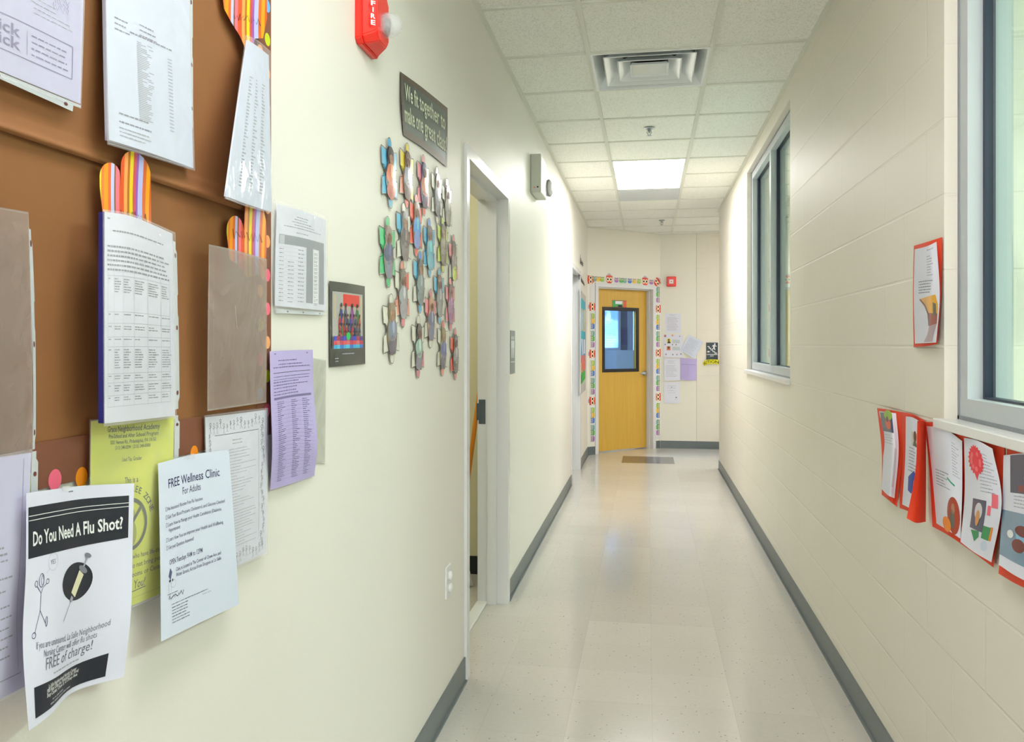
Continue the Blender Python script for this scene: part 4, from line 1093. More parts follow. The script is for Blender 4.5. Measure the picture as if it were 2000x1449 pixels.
sleeve(lat(Lw, [[(534, 388, .010), (590, 405, .014), (640, 424, .010)], [(532, 500, .011), (589, 506, .016), (640, 515, .011)], [(537, 613, .011), (588, 614, .014), (638, 617, .010)]]),
       'clear sleeve over the grey barred chart', strip=lat(Lw, [[(540, 603, .0062), (637, 610, .0052)], [(540, 611, .0062), (637, 616, .0052)]]), side='B', holes=(.2, .5, .85))

# --- flu flyer
sh = Sheet(lat(Lw, [[(52, 963, .030), (108, 955, .026), (168, 948, .018), (262, 944, .022)], [(51, 1112, .034), (112, 1096, .034), (170, 1082, .026), (259, 1064, .030)],
                    [(45, 1258, .038), (106, 1243, .040), (166, 1224, .026), (256, 1192, .038)], [(57, 1427, .055), (98, 1396, .045), (146, 1350, .022), (242, 1322, .034)]]))
sh.rect(.004, .018, .208, .081, INKB, 1)
sh.stroke([(.004, .029), (.208, .029)], .0009, WHITEI, 2); sh.stroke([(.004, .0345), (.208, .0345)], .0009, WHITEI, 2)
sh.text('Do You Need A Flu Shot?', .106, .066, .0245, WHITEI, 2, 'C', .022, width=.186)
sh.ring(.062, .092, .011, .011, .0004, INKL, 1, 24); sh.text('YES', .062, .095, .0085, INKG, 1, 'C', 0, width=.012)
sh.stroke([(.046, .104), (.054, .1)], .0003, INKL)
S_ = INKN
sh.ring(.036, .112, .0055, .0085, .0009, S_, 1, 20); sh.ring(.038, .112, .003, .006, .0006, S_, 1, 14)
sh.stroke([(.026, .118), (.029, .121), (.036, .128), (.036, .150)], .0009, S_); sh.stroke([(.036, .128), (.040, .121), (.047, .118)], .0009, S_)
sh.ring(.024, .115, .003, .004, .0008, S_, 1, 12); sh.ring(.050, .115, .0035, .003, .0008, S_, 1, 12)
sh.stroke([(.036, .150), (.030, .166), (.026, .176)], .0009, S_); sh.stroke([(.036, .150), (.044, .160), (.050, .167)], .0009, S_)
sh.ring(.024, .179, .0045, .0035, .0009, S_, 1, 12); sh.ring(.052, .165, .002, .006, .0009, S_, 1, 12)
sh.ell(.120, .124, .034, .0235, INKB, 1, 36)
def quad(sh, x0, y0, x1, y1, wd, mat, lay): sh.stroke([(x0, y0), (x1, y1)], wd, mat, lay)
quad(sh, .132, .1145, .113, .140, .0115, mk('syringe_cream', (228, 224, 190), .6), 2)
quad(sh, .1115, .142, .108, .147, .006, INKL, 2)
sh.ell(.1345, .111, .0095, .004, INKG, 3, 18, rot=.5); quad(sh, .136, .108, .1435, .097, .003, INKL, 3); sh.ell(.1445, .0945, .0065, .003, INKG, 3, 16, rot=.4)
quad(sh, .108, .147, .092, .170, .0008, INKG, 2)
T1 = mk('flyer_grey', (118, 122, 138), .6)
sh.text('If you are uninsured, La Salle Neighborhood', .107, .196, .0125, T1, 1, 'C', 0, width=.155)
sh.text('Nursing Center will offer flu shots', .107, .207, .0125, T1, 1, 'C', 0, width=.118)
sh.text('FREE of charge!', .107, .223, .0205, T1, 1, 'C', .002, width=.108)
sh.lines(.075, .14, .2305, 1, .01, .0018, INKL, 4, .02)
sh.rect(.022, .2375, .188, .271, INKB, 1); sh.ell(.0235, .239, .001, .001, INKB, 1)
sh.text('La Salle Neighborhood Nursing Center', .1, .2455, .0068, WHITEI, 2, 'C', .01, width=.076)
sh.text('1900 West Olney Ave, Philadelphia PA 19141', .1, .2505, .0068, WHITEI, 2, 'C', .01, width=.086)
sh.text('Shop Center, Chew St. & Olney Ave', .1, .2555, .0068, WHITEI, 2, 'C', .01, width=.084)
sh.lines(.075, .112, .2615, 1, .004, .0018, INKL, 4, .02, 2); sh.lines(.07, .13, .2660, 1, .004, .0018, INKL, 5, .02, 2)
sh.lines(.105, .12, .006, 1, .01, .0015, INKG, 1, .02)
FLY = mk('flyer_paper', (222, 224, 243), .7, var=.01)
sh.build('flyer', 'flu shot flyer with a black banner and syringe, curling off the bottom of the board', 'flyer', base=FLY)

# --- wellness clinic flyer
sh = Sheet(lat(Lw, [[(309, 905, .022), (376, 888, .018), (447, 878, .016)], [(313, 1078, .034), (382, 1052, .028), (458, 1028, .024)], [(315, 1253, .046), (390, 1216, .034), (467, 1180, .026)]]))
T2 = mk('flyer_violet_grey', (92, 94, 128), .6)
sh.text('FREE Wellness Clinic', .105, .044, .021, INKN, 1, 'C', .004, width=.155)
sh.text('For Adults', .100, .061, .0165, T2, 1, 'C', .002, width=.055)
def li_(t, y, wd, x=.024):
    sh.text(t, x, y, .0085, T2, 1, 'L', 0, width=wd)
for (t, y, wd) in (('No Insurance? Receive Free Flu Vaccines', .079, .108), ('Get Your Blood Pressure, Cholesterol, and Glucose Checked', .092, .168), ('Learn How to Manage your Health Conditions (Diabetes,', .1045, .158)):
    sh.frame(.018, y-.006, .022, y, .0005, T2); li_(t, y, wd)
li_('Hypertension)', .1135, .036, .026)
for (t, y, wd) in (('Learn How You can improve your Health and Wellbeing', .128, .16), ('Get your Questions Answered!', .1405, .078)):
    sh.frame(.018, y-.006, .022, y, .0005, T2); li_(t, y, wd)
sh.text('OPEN Tuesdays 9AM to 12PM', .075, .1655, .0115, T2, 1, 'C', .002, width=.1)
sh.text('Clinic is Located at The Corner of Chew Ave and', .045, .1795, .0085, T2, 1, 'L', .002, width=.128); sh.text('Wister Streets, Across From Shoppes at La Salle', .045, .1885, .0085, T2, 1, 'L', .002, width=.128)
sh.poly([(.022, .183), (.028, .171), (.033, .178), (.028, .190)], T2); sh.ell(.026, .191, .003, .002, INK, 1); sh.ell(.034, .191, .002, .002, INK, 1)
sh.ring(.036, .197, .007, .006, .0005, INKL, 1, 18); sh.ring(.026, .203, .004, .010, .0005, INKL, 1, 18)
sh.lines(.018, .05, .2115, 1, .01, .0012, INKG, 2, .02); sh.scribble(.022, .221, .066, .213, .0014, INK, 9, 12)
sh.lines(.030, .135, .2295, 1, .01, .0013, INKG, 3, .02); sh.lines(.03, .09, .2345, 6, .0048, .0015, INKG, 5, .3)
sh.lines(.118, .145, .2345, 1, .01, .0012, INKL, 8, .02)
sh.build('flyer', 'free wellness clinic flyer curling over the yellow notice', 'flyer', base=PAPER2)

# ================================================================== LEFT WALL: CLASS PHOTO, BANNER, PUZZLE PIECES
rnd = random.Random(2)
sh = Sheet(lat(Lw, [[(643.5, 548.5, .004), (678, 553, .008), (712.5, 559, .006)], [(643.5, 633, .004), (678, 634, .006), (713, 635, .008)], [(644, 717, .004), (679, 713.5, .008), (713.5, 710.5, .005)]]), .24, .20)
sh.rect(.018, .023, .222, .158, mk('photo_wall', (176, 172, 170), .4))
sh.rect(.092, .027, .2, .055, mk('photo_banner', (226, 52, 44), .4), 2)
for x in (.205, .03): sh.rect(x, .03, x+.012, .085, mk('photo_cream', (196, 182, 150), .4), 2)
cols = [(60, 74, 140), (40, 40, 60), (190, 50, 60), (60, 120, 80), (150, 80, 150), (90, 90, 110), (200, 90, 60), (50, 60, 90)]
for r_, (yy, n, k) in enumerate(((.058, 4, 1.5), (.082, 8, 1.05), (.104, 9, .95), (.122, 10, .8))):
    for i in range(n):
        x = .055+(.15)*(i+.5)/n+rnd.uniform(-.004, .004)
        cc = cols[rnd.randrange(8)]
        sh.ell(x, yy+.016*k, .0075*k, .016*k, mk('photo_cloth_%d' % cols.index(cc), cc, .5), 3+r_, 12)
        sh.ell(x, yy-.002, .0045*k, .0055*k, SKIN if i % 3 else SKIN2, 4+r_, 10)
        sh.ell(x, yy-.005, .0045*k, .0035*k, BLACK, 5+r_, 10)
for i in range(9):
    sh.rect(.02+.022*i, .128, .041+.022*i, .139, mk('mat_%d' % (i % 3), ((70, 80, 200), (170, 60, 90), (90, 60, 140))[i % 3], .5), 8)
    sh.rect(.02+.022*i, .139, .041+.022*i, .149, mk('mat2_%d' % (i % 3), ((220, 80, 90), (220, 110, 120), (200, 70, 90))[i % 3], .5), 8)
    sh.rect(.02+.022*i, .149, .041+.022*i, .158, mk('mat3_%d' % (i % 3), ((60, 170, 220), (70, 190, 230), (60, 120, 210))[i % 3], .5), 8)
sh.ell(.12, .128, .014, .01, mk('photo_green', (40, 190, 90), .5), 9, 12)
sh.lines(.085, .165, .171, 1, .01, .0028, INKL, 2, .02); sh.lines(.035, .06, .181, 2, .007, .0022, INKL, 3, .1)
BKP = mk('black_poster', (44, 42, 40), .25)
sh.build('class_photo', 'class group photo with a black surround on the left wall', 'photo', base=BKP)

sh = Sheet(lat(Lw, [[(782, 140, .003), (826, 172, .006), (874, 211, .004)], [(784, 200, .008), (828, 230, .006), (874, 269, .004)], [(788, 264, .004), (830, 292, .005), (873, 327, .004)]]), .59, .225)
BN = mk('banner_slate', (72, 84, 78), .35, var=.1)
BNB = mk('banner_brown_edge', (92, 76, 62), .4, var=.15)
sh.rect(.0, 0, .59, .022, BNB); sh.rect(0, .2, .59, .225, BNB); sh.rect(0, .022, .02, .2, BNB); sh.rect(.57, .022, .59, .2, BNB)
CRM = mk('chalk_cream', (214, 218, 196), .6)
sh.text('We fit together to', .30, .092, .085, CRM, 4, 'C', .014, width=.51)
sh.text('make one great class!', .30, .172, .085, CRM, 4, 'C', .014, width=.55)
sh.build('banner', 'dark slate banner reading We fit together above the puzzle pieces', 'banner', base=BN)

PW, PH = .156, .205
def knob(cx_, cy_, r, a0, a1, n=12):
    return [(cx_+r*math.cos(a0+(a1-a0)*i/n), cy_+r*math.sin(a0+(a1-a0)*i/n)) for i in range(n+1)]
pi = math.pi
PIECE = ([(.006, .034), (.062, .042)] + knob(.078, .020, .019, pi*.72, pi*2.28) + [(.094, .042), (.150, .034), (.146, .085)]
         + knob(.138, .1025, .0165, -pi*.62, -pi*1.38) + [(.146, .120), (.150, .171), (.094, .163)]
         + knob(.078, .185, .019, -pi*.28, pi*1.28) + [(.062, .163), (.006, .171), (.010, .120)]
         + knob(.018, .1025, .0165, pi*.38, -pi*.38) + [(.010, .085)])
LAMI = mk('laminated_card', (226, 223, 210), .3)
OUTL = mk('marker_outline', (52, 54, 60), .5)
C = dict(b=(96, 184, 226), y=(240, 216, 40), r=(240, 84, 60), p=(236, 130, 150), g=(70, 200, 130), l=(200, 222, 70), d=(60, 130, 220), t=(60, 170, 220), w=None, k=(236, 150, 130))
# px, py, tilt, colour of wings (TL TR BL BR), top knob, bottom knob, hair, shirt, trousers
pieces = [
 (760, 338, -.06, 'bbbb', 't', 'b', (50, 44, 60), (216, 110, 62), (196, 96, 70), 'light blue wings and an orange shirt'),
 (794, 343, .02, 'yyky', 'y', 'r', (104, 74, 52), (160, 160, 176), (96, 66, 56), 'yellow wings'),
 (826, 362, -.03, 'pppp', 'p', 'r', (70, 60, 110), (200, 110, 60), (70, 40, 100), 'pink wings and a dark purple dress'),
 (853, 381, -.02, 'wwww', 'w', 'w', (72, 68, 70), (104, 110, 124), (86, 92, 104), 'uncoloured wings, directly below the banner'),
 (873, 402, -.04, 'wwww', 'w', 'w', (104, 96, 92), (142, 138, 130), (150, 146, 140), 'uncoloured wings, nearest the doorway in the top row'),
 (756, 492, -.04, 'gggg', 'g', 'g', (140, 126, 118), (48, 56, 104), (118, 120, 142), 'green wings'),
 (788, 461, -.06, 'bwww', 'w', 'w', (110, 106, 108), (96, 78, 84), (120, 106, 110), 'one light blue wing and a grey brown outfit'),
 (812, 440, .0, 'rrrr', 'r', 'r', (124, 80, 56), (36, 150, 232), (96, 130, 214), 'red wings and a bright blue shirt'),
 (838, 484, -.03, 'tttt', 'd', 't', (120, 116, 118), (40, 170, 200), (60, 180, 206), 'blue wings and a turquoise shirt'),
 (864, 478, -.02, 'llll', 'l', 'l', (112, 104, 96), (136, 128, 112), (110, 96, 88), 'lime wings'),
 (885, 510, -.04, 'pwwp', 'p', 'w', (126, 120, 118), (130, 122, 118), (200, 220, 70), 'a faint pink tab and lime trousers'),
 (785, 574, -.05, 'wrkk', 'k', 'p', (104, 92, 84), (150, 150, 160), (156, 150, 164), 'one red wing and pale clothes'),
 (819, 551, .0, 'bwww', 'd', 't', (52, 64, 70), (110, 130, 136), (104, 122, 128), 'blue tabs and a dark striped top'),
 (857, 578, -.02, 'bbww', 'b', 'b', (112, 84, 70), (128, 132, 140), (134, 140, 144), 'light blue tabs and a grey outfit'),
 (879, 594, -.03, 'pppp', 'p', 'p', (140, 110, 116), (150, 96, 150), (150, 70, 140), 'pink wings and a purple dress'),
 (763, 642, -.05, 'wwww', 'w', 'w', (134, 110, 78), (116, 124, 150), (92, 82, 104), 'uncoloured wings, lowest at the left'),
 (816, 677, .02, 'wwwp', 'w', 'p', (36, 30, 28), (146, 176, 164), (124, 122, 142), 'a torn black top corner and a mint shirt'),
 (840, 622, .02, 'ppww', 'p', 'w', (190, 140, 110), (84, 92, 130), (92, 100, 140), 'a peach tab and denim clothes'),
 (864, 680, .06, 'wwww', 'r', 'k', (156, 146, 100), (78, 88, 150), (84, 88, 112), 'golden hair and a blue top, in the bottom row'),
 (888, 691, -.02, 'rwrw', 'p', 'k', (92, 80, 74), (146, 142, 146), (92, 84, 84), 'red left wings, lowest beside the doorway'),
]
for i, (px, py, tl, wings, kt, kb, hair, shirt, pants, desc) in enumerate(pieces):
    o_ = Lw(px, py, .004)
    c_, s_ = math.cos(tl), math.sin(tl)
    def pt(x, y, bulge, d=0):   # local: x right along the wall, y down
        X, Y = x*c_-y*s_, x*s_+y*c_
        return Vector((XL+.004+bulge+d, o_.y+X, o_.z-Y))
    rnd = random.Random(i); bl = rnd.uniform(.0015, .004)
    latp = [[pt((a-.5)*PW, (b-.5)*PH, bl*(1-abs(2*a-1))*(.5 if b != .5 else 1)+.001*rnd.random()) for a in (0, .5, 1)] for b in (0, .5, 1)]
    sh = Sheet(latp, PW, PH)
    def col(k): return None if C[k] is None else mk('wing_'+k, C[k], .3, var=.06, scale=60)
    quads = [[(.008, .037), (.060, .044), (.060, .092), (.034, .10), (.012, .084)], [(.096, .044), (.148, .037), (.144, .084), (.122, .10), (.096, .092)],
             [(.012, .121), (.034, .106), (.060, .112), (.060, .161), (.008, .168)], [(.096, .112), (.122, .106), (.144, .121), (.148, .168), (.096, .161)]]
    for wq, q in zip(wings, quads):
        if col(wq): sh.poly(q, col(wq), 1)
    if col(kt): sh.ell(.078, .020, .0165, .0165, col(kt), 1, 18)
    if col(kb): sh.ell(.078, .185, .0165, .0165, col(kb), 1, 18)
    sh.stroke(PIECE+[PIECE[0]], .0018, OUTL, 2)
    o = sh.build('puzzle_piece', 'puzzle piece portrait with '+desc, 'puzzle piece', 'puzzle pieces below the slate banner', base=LAMI, shape=PIECE)
    # printed cut-out photo on it
    latq = [[p+Vector((.0018+(.002 if (a == 1 and b == 1) else 0), 0, 0)) for a, p in enumerate(r)] for b, r in enumerate(latp)]
    ph = Sheet(latq, PW, PH)
    def blob(cx_, cy_, rx, ry, n=22, ph_=0): return [(cx_+rx*math.cos(2*pi*k/n)*(1+.08*math.sin(3*2*pi*k/n+ph_)), cy_+ry*math.sin(2*pi*k/n)*(1+.05*math.sin(5*2*pi*k/n+ph_))) for k in range(n)]
    out = [(.078+x*1.15, y) for x, y in ((-.026, .036), (-.012, .027), (.012, .027), (.027, .036), (.030, .058), (.024, .078), (.036, .092), (.040, .125), (.034, .155), (.022, .178), (-.016, .178), (-.032, .158), (-.040, .125), (-.037, .092), (-.026, .078), (-.031, .058))]
    nm = 'photo_ink_%d' % i
    mh, ms, mp = mk(nm+'_hair', hair, .22, var=.2, scale=70), mk(nm+'_shirt', shirt, .22, var=.15, scale=70), mk(nm+'_legs', pants, .22, var=.2, scale=70)
    ph.poly(blob(.078, .108, .041, .032, ph_=i), ms, 1); ph.poly(blob(.078, .150, .036, .029, ph_=i*2), mp, 1)
    ph.poly(blob(.080, .095, .012, .022, ph_=i+2), mk(nm+'_detail', tuple(min(255, int(v*1.25+20)) for v in shirt), .22, var=.2, scale=90), 2)
    ph.ell(.079, .064, .016, .020, SKIN if i % 3 else SKIN2, 2, 18); ph.poly([(.054, .076), (.050, .048), (.064, .029), (.092, .029), (.107, .048), (.103, .075), (.093, .054), (.078, .048), (.063, .056)], mh, 3)
    ph.ell(.073, .064, .0018, .0014, BLACK, 3, 8); ph.ell(.085, .064, .0018, .0014, BLACK, 3, 8); ph.stroke([(.074, .075), (.079, .077), (.084, .075)], .0012, mk('printed_lip', (120, 50, 50)), 3)
    ph.build('portrait_photo', parent=o, base=mh, shape=out)

# ================================================================== FAR LEFT: LETTERS AND POSTER
sh = Sheet(lat(Lw, [[(1132.5, 494, .003), (1139.5, 506, .003)], [(1133, 516, .003), (1139.5, 523, .003)]]), .5, .25)
def brush(sh, x0, y0, x1, y1, n, sd, wd=.034):
    rnd = random.Random(sd); g = (x1-x0)/n
    for k in range(n):
        x = x0+g*(k+.5); h_ = (y1-y0)*(1 if k == 0 else rnd.uniform(.5, .7)); a = g*.3
        sh.stroke([(x-a, y1-h_), (x-a, y1)], wd, INK, 1)
        sh.ring(x+a*.2, y1-h_*.35, a*.9, h_*.3, wd*.8, INK, 1, 12)
    return [(x0, y1+.001), (x1, y1+.001), (x1, y1+.004), (x0, y1+.004)]
shp = brush(sh, .02, .02, .48, .22, 3, 3)
sh.build('wall_lettering', 'upper short row of black cut-out letters above the poster at the far left', 'wall lettering', 'black cut-out letters on the left wall', base=INK, shape=shp)
sh = Sheet(lat(Lw, [[(1129.5, 524, .003), (1142, 549, .003)], [(1130.5, 547, .003), (1142, 560, .003)]]), .8, .25)
shp = brush(sh, .02, .02, .78, .22, 8, 5, .034)
sh.build('wall_lettering', 'lower longer row of black cut-out letters above the poster at the far left', 'wall lettering', 'black cut-out letters on the left wall', base=INK, shape=shp)

sh = Sheet(lat(Lw, [[(1131.8, 563, .004), (1138, 571, .008), (1144, 579, .006)], [(1131.8, 665, .004), (1138, 666, .010), (1144.3, 667, .006)], [(1131.8, 774, .004), (1138, 767, .008), (1144, 761, .006)]]), .85, 1.25)
TQ = mk('turquoise_paper', (62, 176, 200), .6); PG = mk('poster_grey', (188, 186, 184), .6); SK2 = mk('poster_pale_blue', (170, 200, 216), .6)
sh.rect(.02, .09, .80, .22, TQ); sh.rect(.02, .50, .78, .60, TQ); sh.rect(.02, .60, .80, .80, mk('poster_blue', (90, 160, 200), .6))
for a, b in ((.1, .3), (.22, .42), (.36, .5), (.5, .7)): sh.poly([(a, .24), (a+.12, .24), (b+.05, .48), (b-.06, .48)], SK2, 2)
sh.rect(.62, .2, .76, .5, mk('poster_cream', (226, 212, 150), .6), 2)
sh.poly([(.25, .60), (.42, .60), (.5, .78), (.42, .80)], PAPER, 2); sh.poly([(.5, .60), (.75, .60), (.75, .78), (.55, .78)], PAPER2, 2); sh.poly([(.44, .60), (.5, .60), (.5, .76)], INKN, 3)
sh.rect(.02, .80, .80, .98, mk('poster_rose', (206, 120, 120), .6)); sh.poly([(.3, .84), (.6, .86), (.72, .98), (.4, 1.02)], mk('poster_coral', (236, 110, 100), .6), 2)
sh.poly([(.06, .9), (.26, .88), (.3, 1.0), (.08, 1.02)], mk('poster_olive', (176, 176, 70), .6), 2); sh.poly([(.05, 1.0), (.7, .98), (.78, 1.1), (.5, 1.12), (.08, 1.14)], mk('poster_green', (40, 176, 60), .6), 2)
sh.poly([(.1, 1.04), (.3, 1.02), (.28, 1.12), (.12, 1.13)], mk('poster_dark_green', (10, 90, 20), .6), 3); sh.poly([(.12, .80), (.2, .80), (.22, .88), (.13, .9)], INKN, 3)
sh.build('poster', 'tall collage poster in turquoise, rose and green on the left wall near the yellow door', 'poster', base=PG)

# ================================================================== OWL EDGING ROUND THE YELLOW DOOR
OC = dict(red=(228, 74, 50), lg=(160, 206, 90), yel=(238, 196, 48), blu=(62, 128, 214), teal=(110, 176, 170), grn=(84, 180, 90), pur=(170, 120, 190))
def owl(sh, x, y, kind, rot, k=1.0):
    c_, s_ = math.cos(rot), math.sin(rot)
    def q(a, b): return (x+a*c_-b*s_, y+a*s_+b*c_)
    m_ = mk('owl_'+kind, OC[kind], .5, var=.05)
    big = kind == 'red'; R_ = (.056 if big else .034)*k
    if big:
        sh.ell(*q(0, -.045), .036, .03, mk('owl_lilac', (196, 184, 200), .5), 1, 18, rot)
    if big: sh.ell(x, y, R_, R_*.96, m_, 2, 24)
    else: sh.poly([q(-R_*.95, -R_*.8), q(-R_*.5, -R_*.62), q(R_*.5, -R_*.62), q(R_*.95, -R_*.8), q(R_*1.0, R_*.6), q(R_*.6, R_), q(-R_*.6, R_), q(-R_, R_*.6)], m_, 2)
    for s2 in (-1, 1):
        if big: sh.poly([q(s2*R_*.95, -R_*.9), q(s2*R_*.3, -R_*.7), q(s2*R_*.85, -R_*.1)], m_, 2)
        e_ = q(s2*R_*.44, -R_*(.0 if big else .2)); f_ = 1 if big else .62
        sh.ell(*e_, R_*.47*f_, R_*.52*f_, mk('owl_eye', (250, 232, 196), .5), 3, 14)
        sh.ell(*e_, R_*.25*f_, R_*.27*f_, BLACK, 4, 10)
    sh.poly([q(-R_*.14, R_*.15), q(R_*.14, R_*.15), q(0, R_*.42)], mk('owl_beak', (240, 150, 50), .5), 4)
    if not big:
        sh.stroke([q(-R_*.9, -R_*.8), q(-R_*.5, -R_*.64), q(R_*.5, -R_*.64), q(R_*.9, -R_*.8)], .004, OUTL, 3)
        sh.poly([q(-R_*.98, -R_*.1), q(-R_*.55, R_*.3), q(-R_*.9, R_*.7)], mk('owl_wing_'+kind, tuple(int(v*.75) for v in OC[kind]), .5), 3)
def awp(px, py):
    p = Aw(px, py, .004)-A0; return p.dot(AE), p.z
PER = .597
seq = [('red', 0), ('lg', .115), ('yel', .18), ('blu', .245), ('teal', .335), ('grn', .40), ('pur', .475)]
def strip_v(s0, s1, ztop, zbot, zreds, rot, label):
    w_ = s1-s0; h_ = ztop-zbot
    sh = Sheet([[AM @ Vector((s0, -.004, ztop)), AM @ Vector((s1, -.004, ztop))], [AM @ Vector((s0, -.004, zbot)), AM @ Vector((s1, -.004, zbot))]], w_, h_)
    for zr in zreds:
        for kd, dz in seq:
            z = zr-dz
            if z < zbot+.02 or z > ztop: continue
            owl(sh, w_/2, ztop-z, kd, rot)
    sh.build('owl_border', label, 'border strip', 'owl border strips round the yellow door', base=mk('owl_strip_base', (226, 226, 226), .6))
sL = awp(1156, 700)[0]; sR = awp(1287, 700)[0]
zr = [awp(1156, y)[1] for y in (599, 691, 783)]
strip_v(sL-.03, .117, awp(1156, 553)[1], awp(1156, 864)[1], [zr[0]+.33, zr[0], zr[1], zr[2]][1:], -pi/2, 'row of cartoon owls running down the left side of the yellow door')
zr = [awp(1287, y)[1] for y in (603, 689, 775)]
strip_v(1.16, sR+.025, awp(1287, 556)[1], awp(1287, 857)[1], [zr[0]+.59, zr[0], zr[1], zr[2]], pi/2, 'row of cartoon owls running down the right side of the yellow door')
zt0, zt1 = 2.175, 2.235
sh = Sheet([[AM @ Vector((sL-.03, -.0045, zt1)), AM @ Vector((1.21, -.0045, zt1))], [AM @ Vector((sL-.03, -.0045, zt0-.01)), AM @ Vector((1.21, -.0045, zt0-.01))]], 1.21-sL+.03, zt1-zt0+.01)
for px, kd in ((1161, 'teal'), (1168, 'yel'), (1176, 'lg'), (1190, 'red'), (1204, 'pur'), (1213, 'grn'), (1220, 'teal'), (1230, 'blu'), (1239, 'yel'), (1248, 'lg'), (1260, 'red'), (1272, 'pur')):
    s_ = awp(px, 550)[0]; owl(sh, s_-(sL-.03), .028, kd, 0)
owl(sh, .01, .045, 'red', -pi/2); owl(sh, awp(1283, 550)[0]-(sL-.03), .03, 'red', .8)
sh.build('owl_border', 'row of cartoon owls along the top of the yellow door', 'border strip', 'owl border strips round the yellow door', base=mk('owl_strip_base', (226, 226, 226), .6))

# name card on the yellow door leaf
def al(s0, s1, z1, z0, d): return [[AM @ Vector((s0, d, z1)), AM @ Vector((s1, d, z1))], [AM @ Vector((s0, d, z0)), AM @ Vector((s1, d, z0))]]
sh = Sheet(al(.49, .735, 1.955, 1.863, .0995), .245, .092)
sh.rect(.01, .006, .05, .092, mk('card_green', (60, 170, 90), .5)); sh.rect(.19, .006, .24, .092, mk('card_red', (226, 96, 70), .5)); sh.rect(.055, .012, .18, .05, PAPER)
sh.rect(.05, .05, .19, .075, mk('card_green', (60, 170, 90))); sh.rect(.10, .062, .17, .088, INK, 2); sh.rect(.165, .02, .19, .05, mk('card_olive', (176, 184, 120), .5), 2)
sh.build('name_card', 'small green and red name card above the yellow door window', 'card', base=mk('card_edge', (140, 130, 96), .5), thick=.002)
(c0, _t), (c1, _b) = oc(1213, 640), oc(1230, 673)
BX('navy_board', mk('navy_board', (40, 62, 120), .6), [(c0, c1, OD+.06, OD+.098, _b, _t)], M=AM, label='dark navy board in the room behind the yellow door', cat='board', bevel=.004)

# ================================================================== PAPERS ON THE FAR WALL
def ep(name, rows_, label, cat, base, w_, h_, fn):
    sh = Sheet(lat(Ew, rows_), w_, h_); fn(sh); return sh.build(name, label, cat, 'notices on the far wall' if cat == 'notice' else None, base=base)
def f1(sh): sh.lines(.06, .15, .02, 2, .012, .004, INKL, 1); sh.lines(.03, .19, .055, 16, .0125, .004, INKL, 2, .3)
ep('paper_notice', [[(1299, 611.5, .004), (1330, 612.5, .006)], [(1299, 650, .004), (1330, 651, .004)]], 'topmost white page on the far wall under the pull station', 'notice', PAPER, .216, .279, f1)
def f2(sh):
    sh.ell(.02, .02, .014, .014, mk('badge_rose', (176, 96, 100), .5)); sh.ell(.11, .012, .01, .012, mk('badge_orange', (214, 140, 96), .5)); sh.ell(.2, .02, .008, .008, INKL)
    sh.ell(.065, .075, .028, .03, mk('card_yellow', (228, 222, 90), .5)); sh.ell(.065, .066, .012, .014, mk('printed_brown', (110, 84, 40)), 2); sh.poly([(.045, .1), (.055, .08), (.078, .08), (.09, .1)], INK, 2)
    sh.rect(.04, .135, .085, .18, mk('card_coral', (226, 120, 90), .5)); sh.ell(.062, .15, .012, .015, mk('printed_brown', (110, 84, 40)), 2)
    sh.rect(.11, .06, .2, .1, mk('pale_blue_print', (196, 208, 214), .6)); sh.rect(.11, .14, .2, .18, mk('pale_blue_print', (196, 208, 214), .6))
    for x, y in ((.02, .115), (.11, .115), (.155, .115), (.03, .225), (.115, .228), (.165, .228), (.215, .222)): sh.ell(x, y, .008, .008, INKG)
ep('paper_notice', [[(1296, 652.5, .007), (1334, 653.5, .007)], [(1296, 698, .006), (1334, 698, .006)]], 'white page with two small face pictures on the far wall', 'notice', PAPER, .24, .26, f2)
ep('paper_notice', [[(1345.5, 653.5, .012), (1373.5, 667.5, .02)], [(1328, 684, .012), (1356, 700, .018)]], 'white page hung crooked on the far wall above the lilac sheet', 'notice', PAPER2, .22, .24,
   lambda sh: sh.lines(.03, .19, .03, 16, .0125, .004, INKL, 7, .25))
ep('paper_notice', [[(1296.5, 699.5, .009), (1328, 700, .009)], [(1297, 743, .012), (1328, 743, .012)]], 'white page of print left of the lilac sheet on the far wall', 'notice', PAPER, .216, .279,
   lambda sh: (sh.lines(.05, .16, .03, 3, .015, .004, INKL, 8, .3), sh.lines(.03, .19, .09, 11, .014, .004, INKL, 9, .4)))
def f3(sh): sh.stroke([(.01, .085), (.205, .085)], .004, INKP); sh.stroke([(.1, .09), (.1, .27)], .002, mk('lilac_fold', (168, 156, 208)))
ep('paper_notice', [[(1329, 699, .006), (1346, 700, .014), (1361, 701, .006)], [(1329, 741.5, .008), (1346, 743, .02), (1360, 742.5, .008)]], 'folded lilac sheet on the far wall left of the stair sign', 'notice', LILAC, .22, .30, f3)
def f4(sh): sh.lines(.05, .17, .05, 4, .03, .004, INKL, 8, .3); sh.ell(.105, .065, .008, .006, INKG); sh.ell(.165, .2, .009, .007, INK); sh.ring(.168, .215, .014, .01, .002, INKL, 1, 12); sh.rect(.175, .02, .185, .04, WHITEI, 2)
ep('paper_notice', [[(1296.5, 746, .004), (1328, 746.5, .004)], [(1297, 787.5, .005), (1328, 788, .005)]], 'lowest white page on the far wall', 'notice', PAPER, .216, .279, f4)

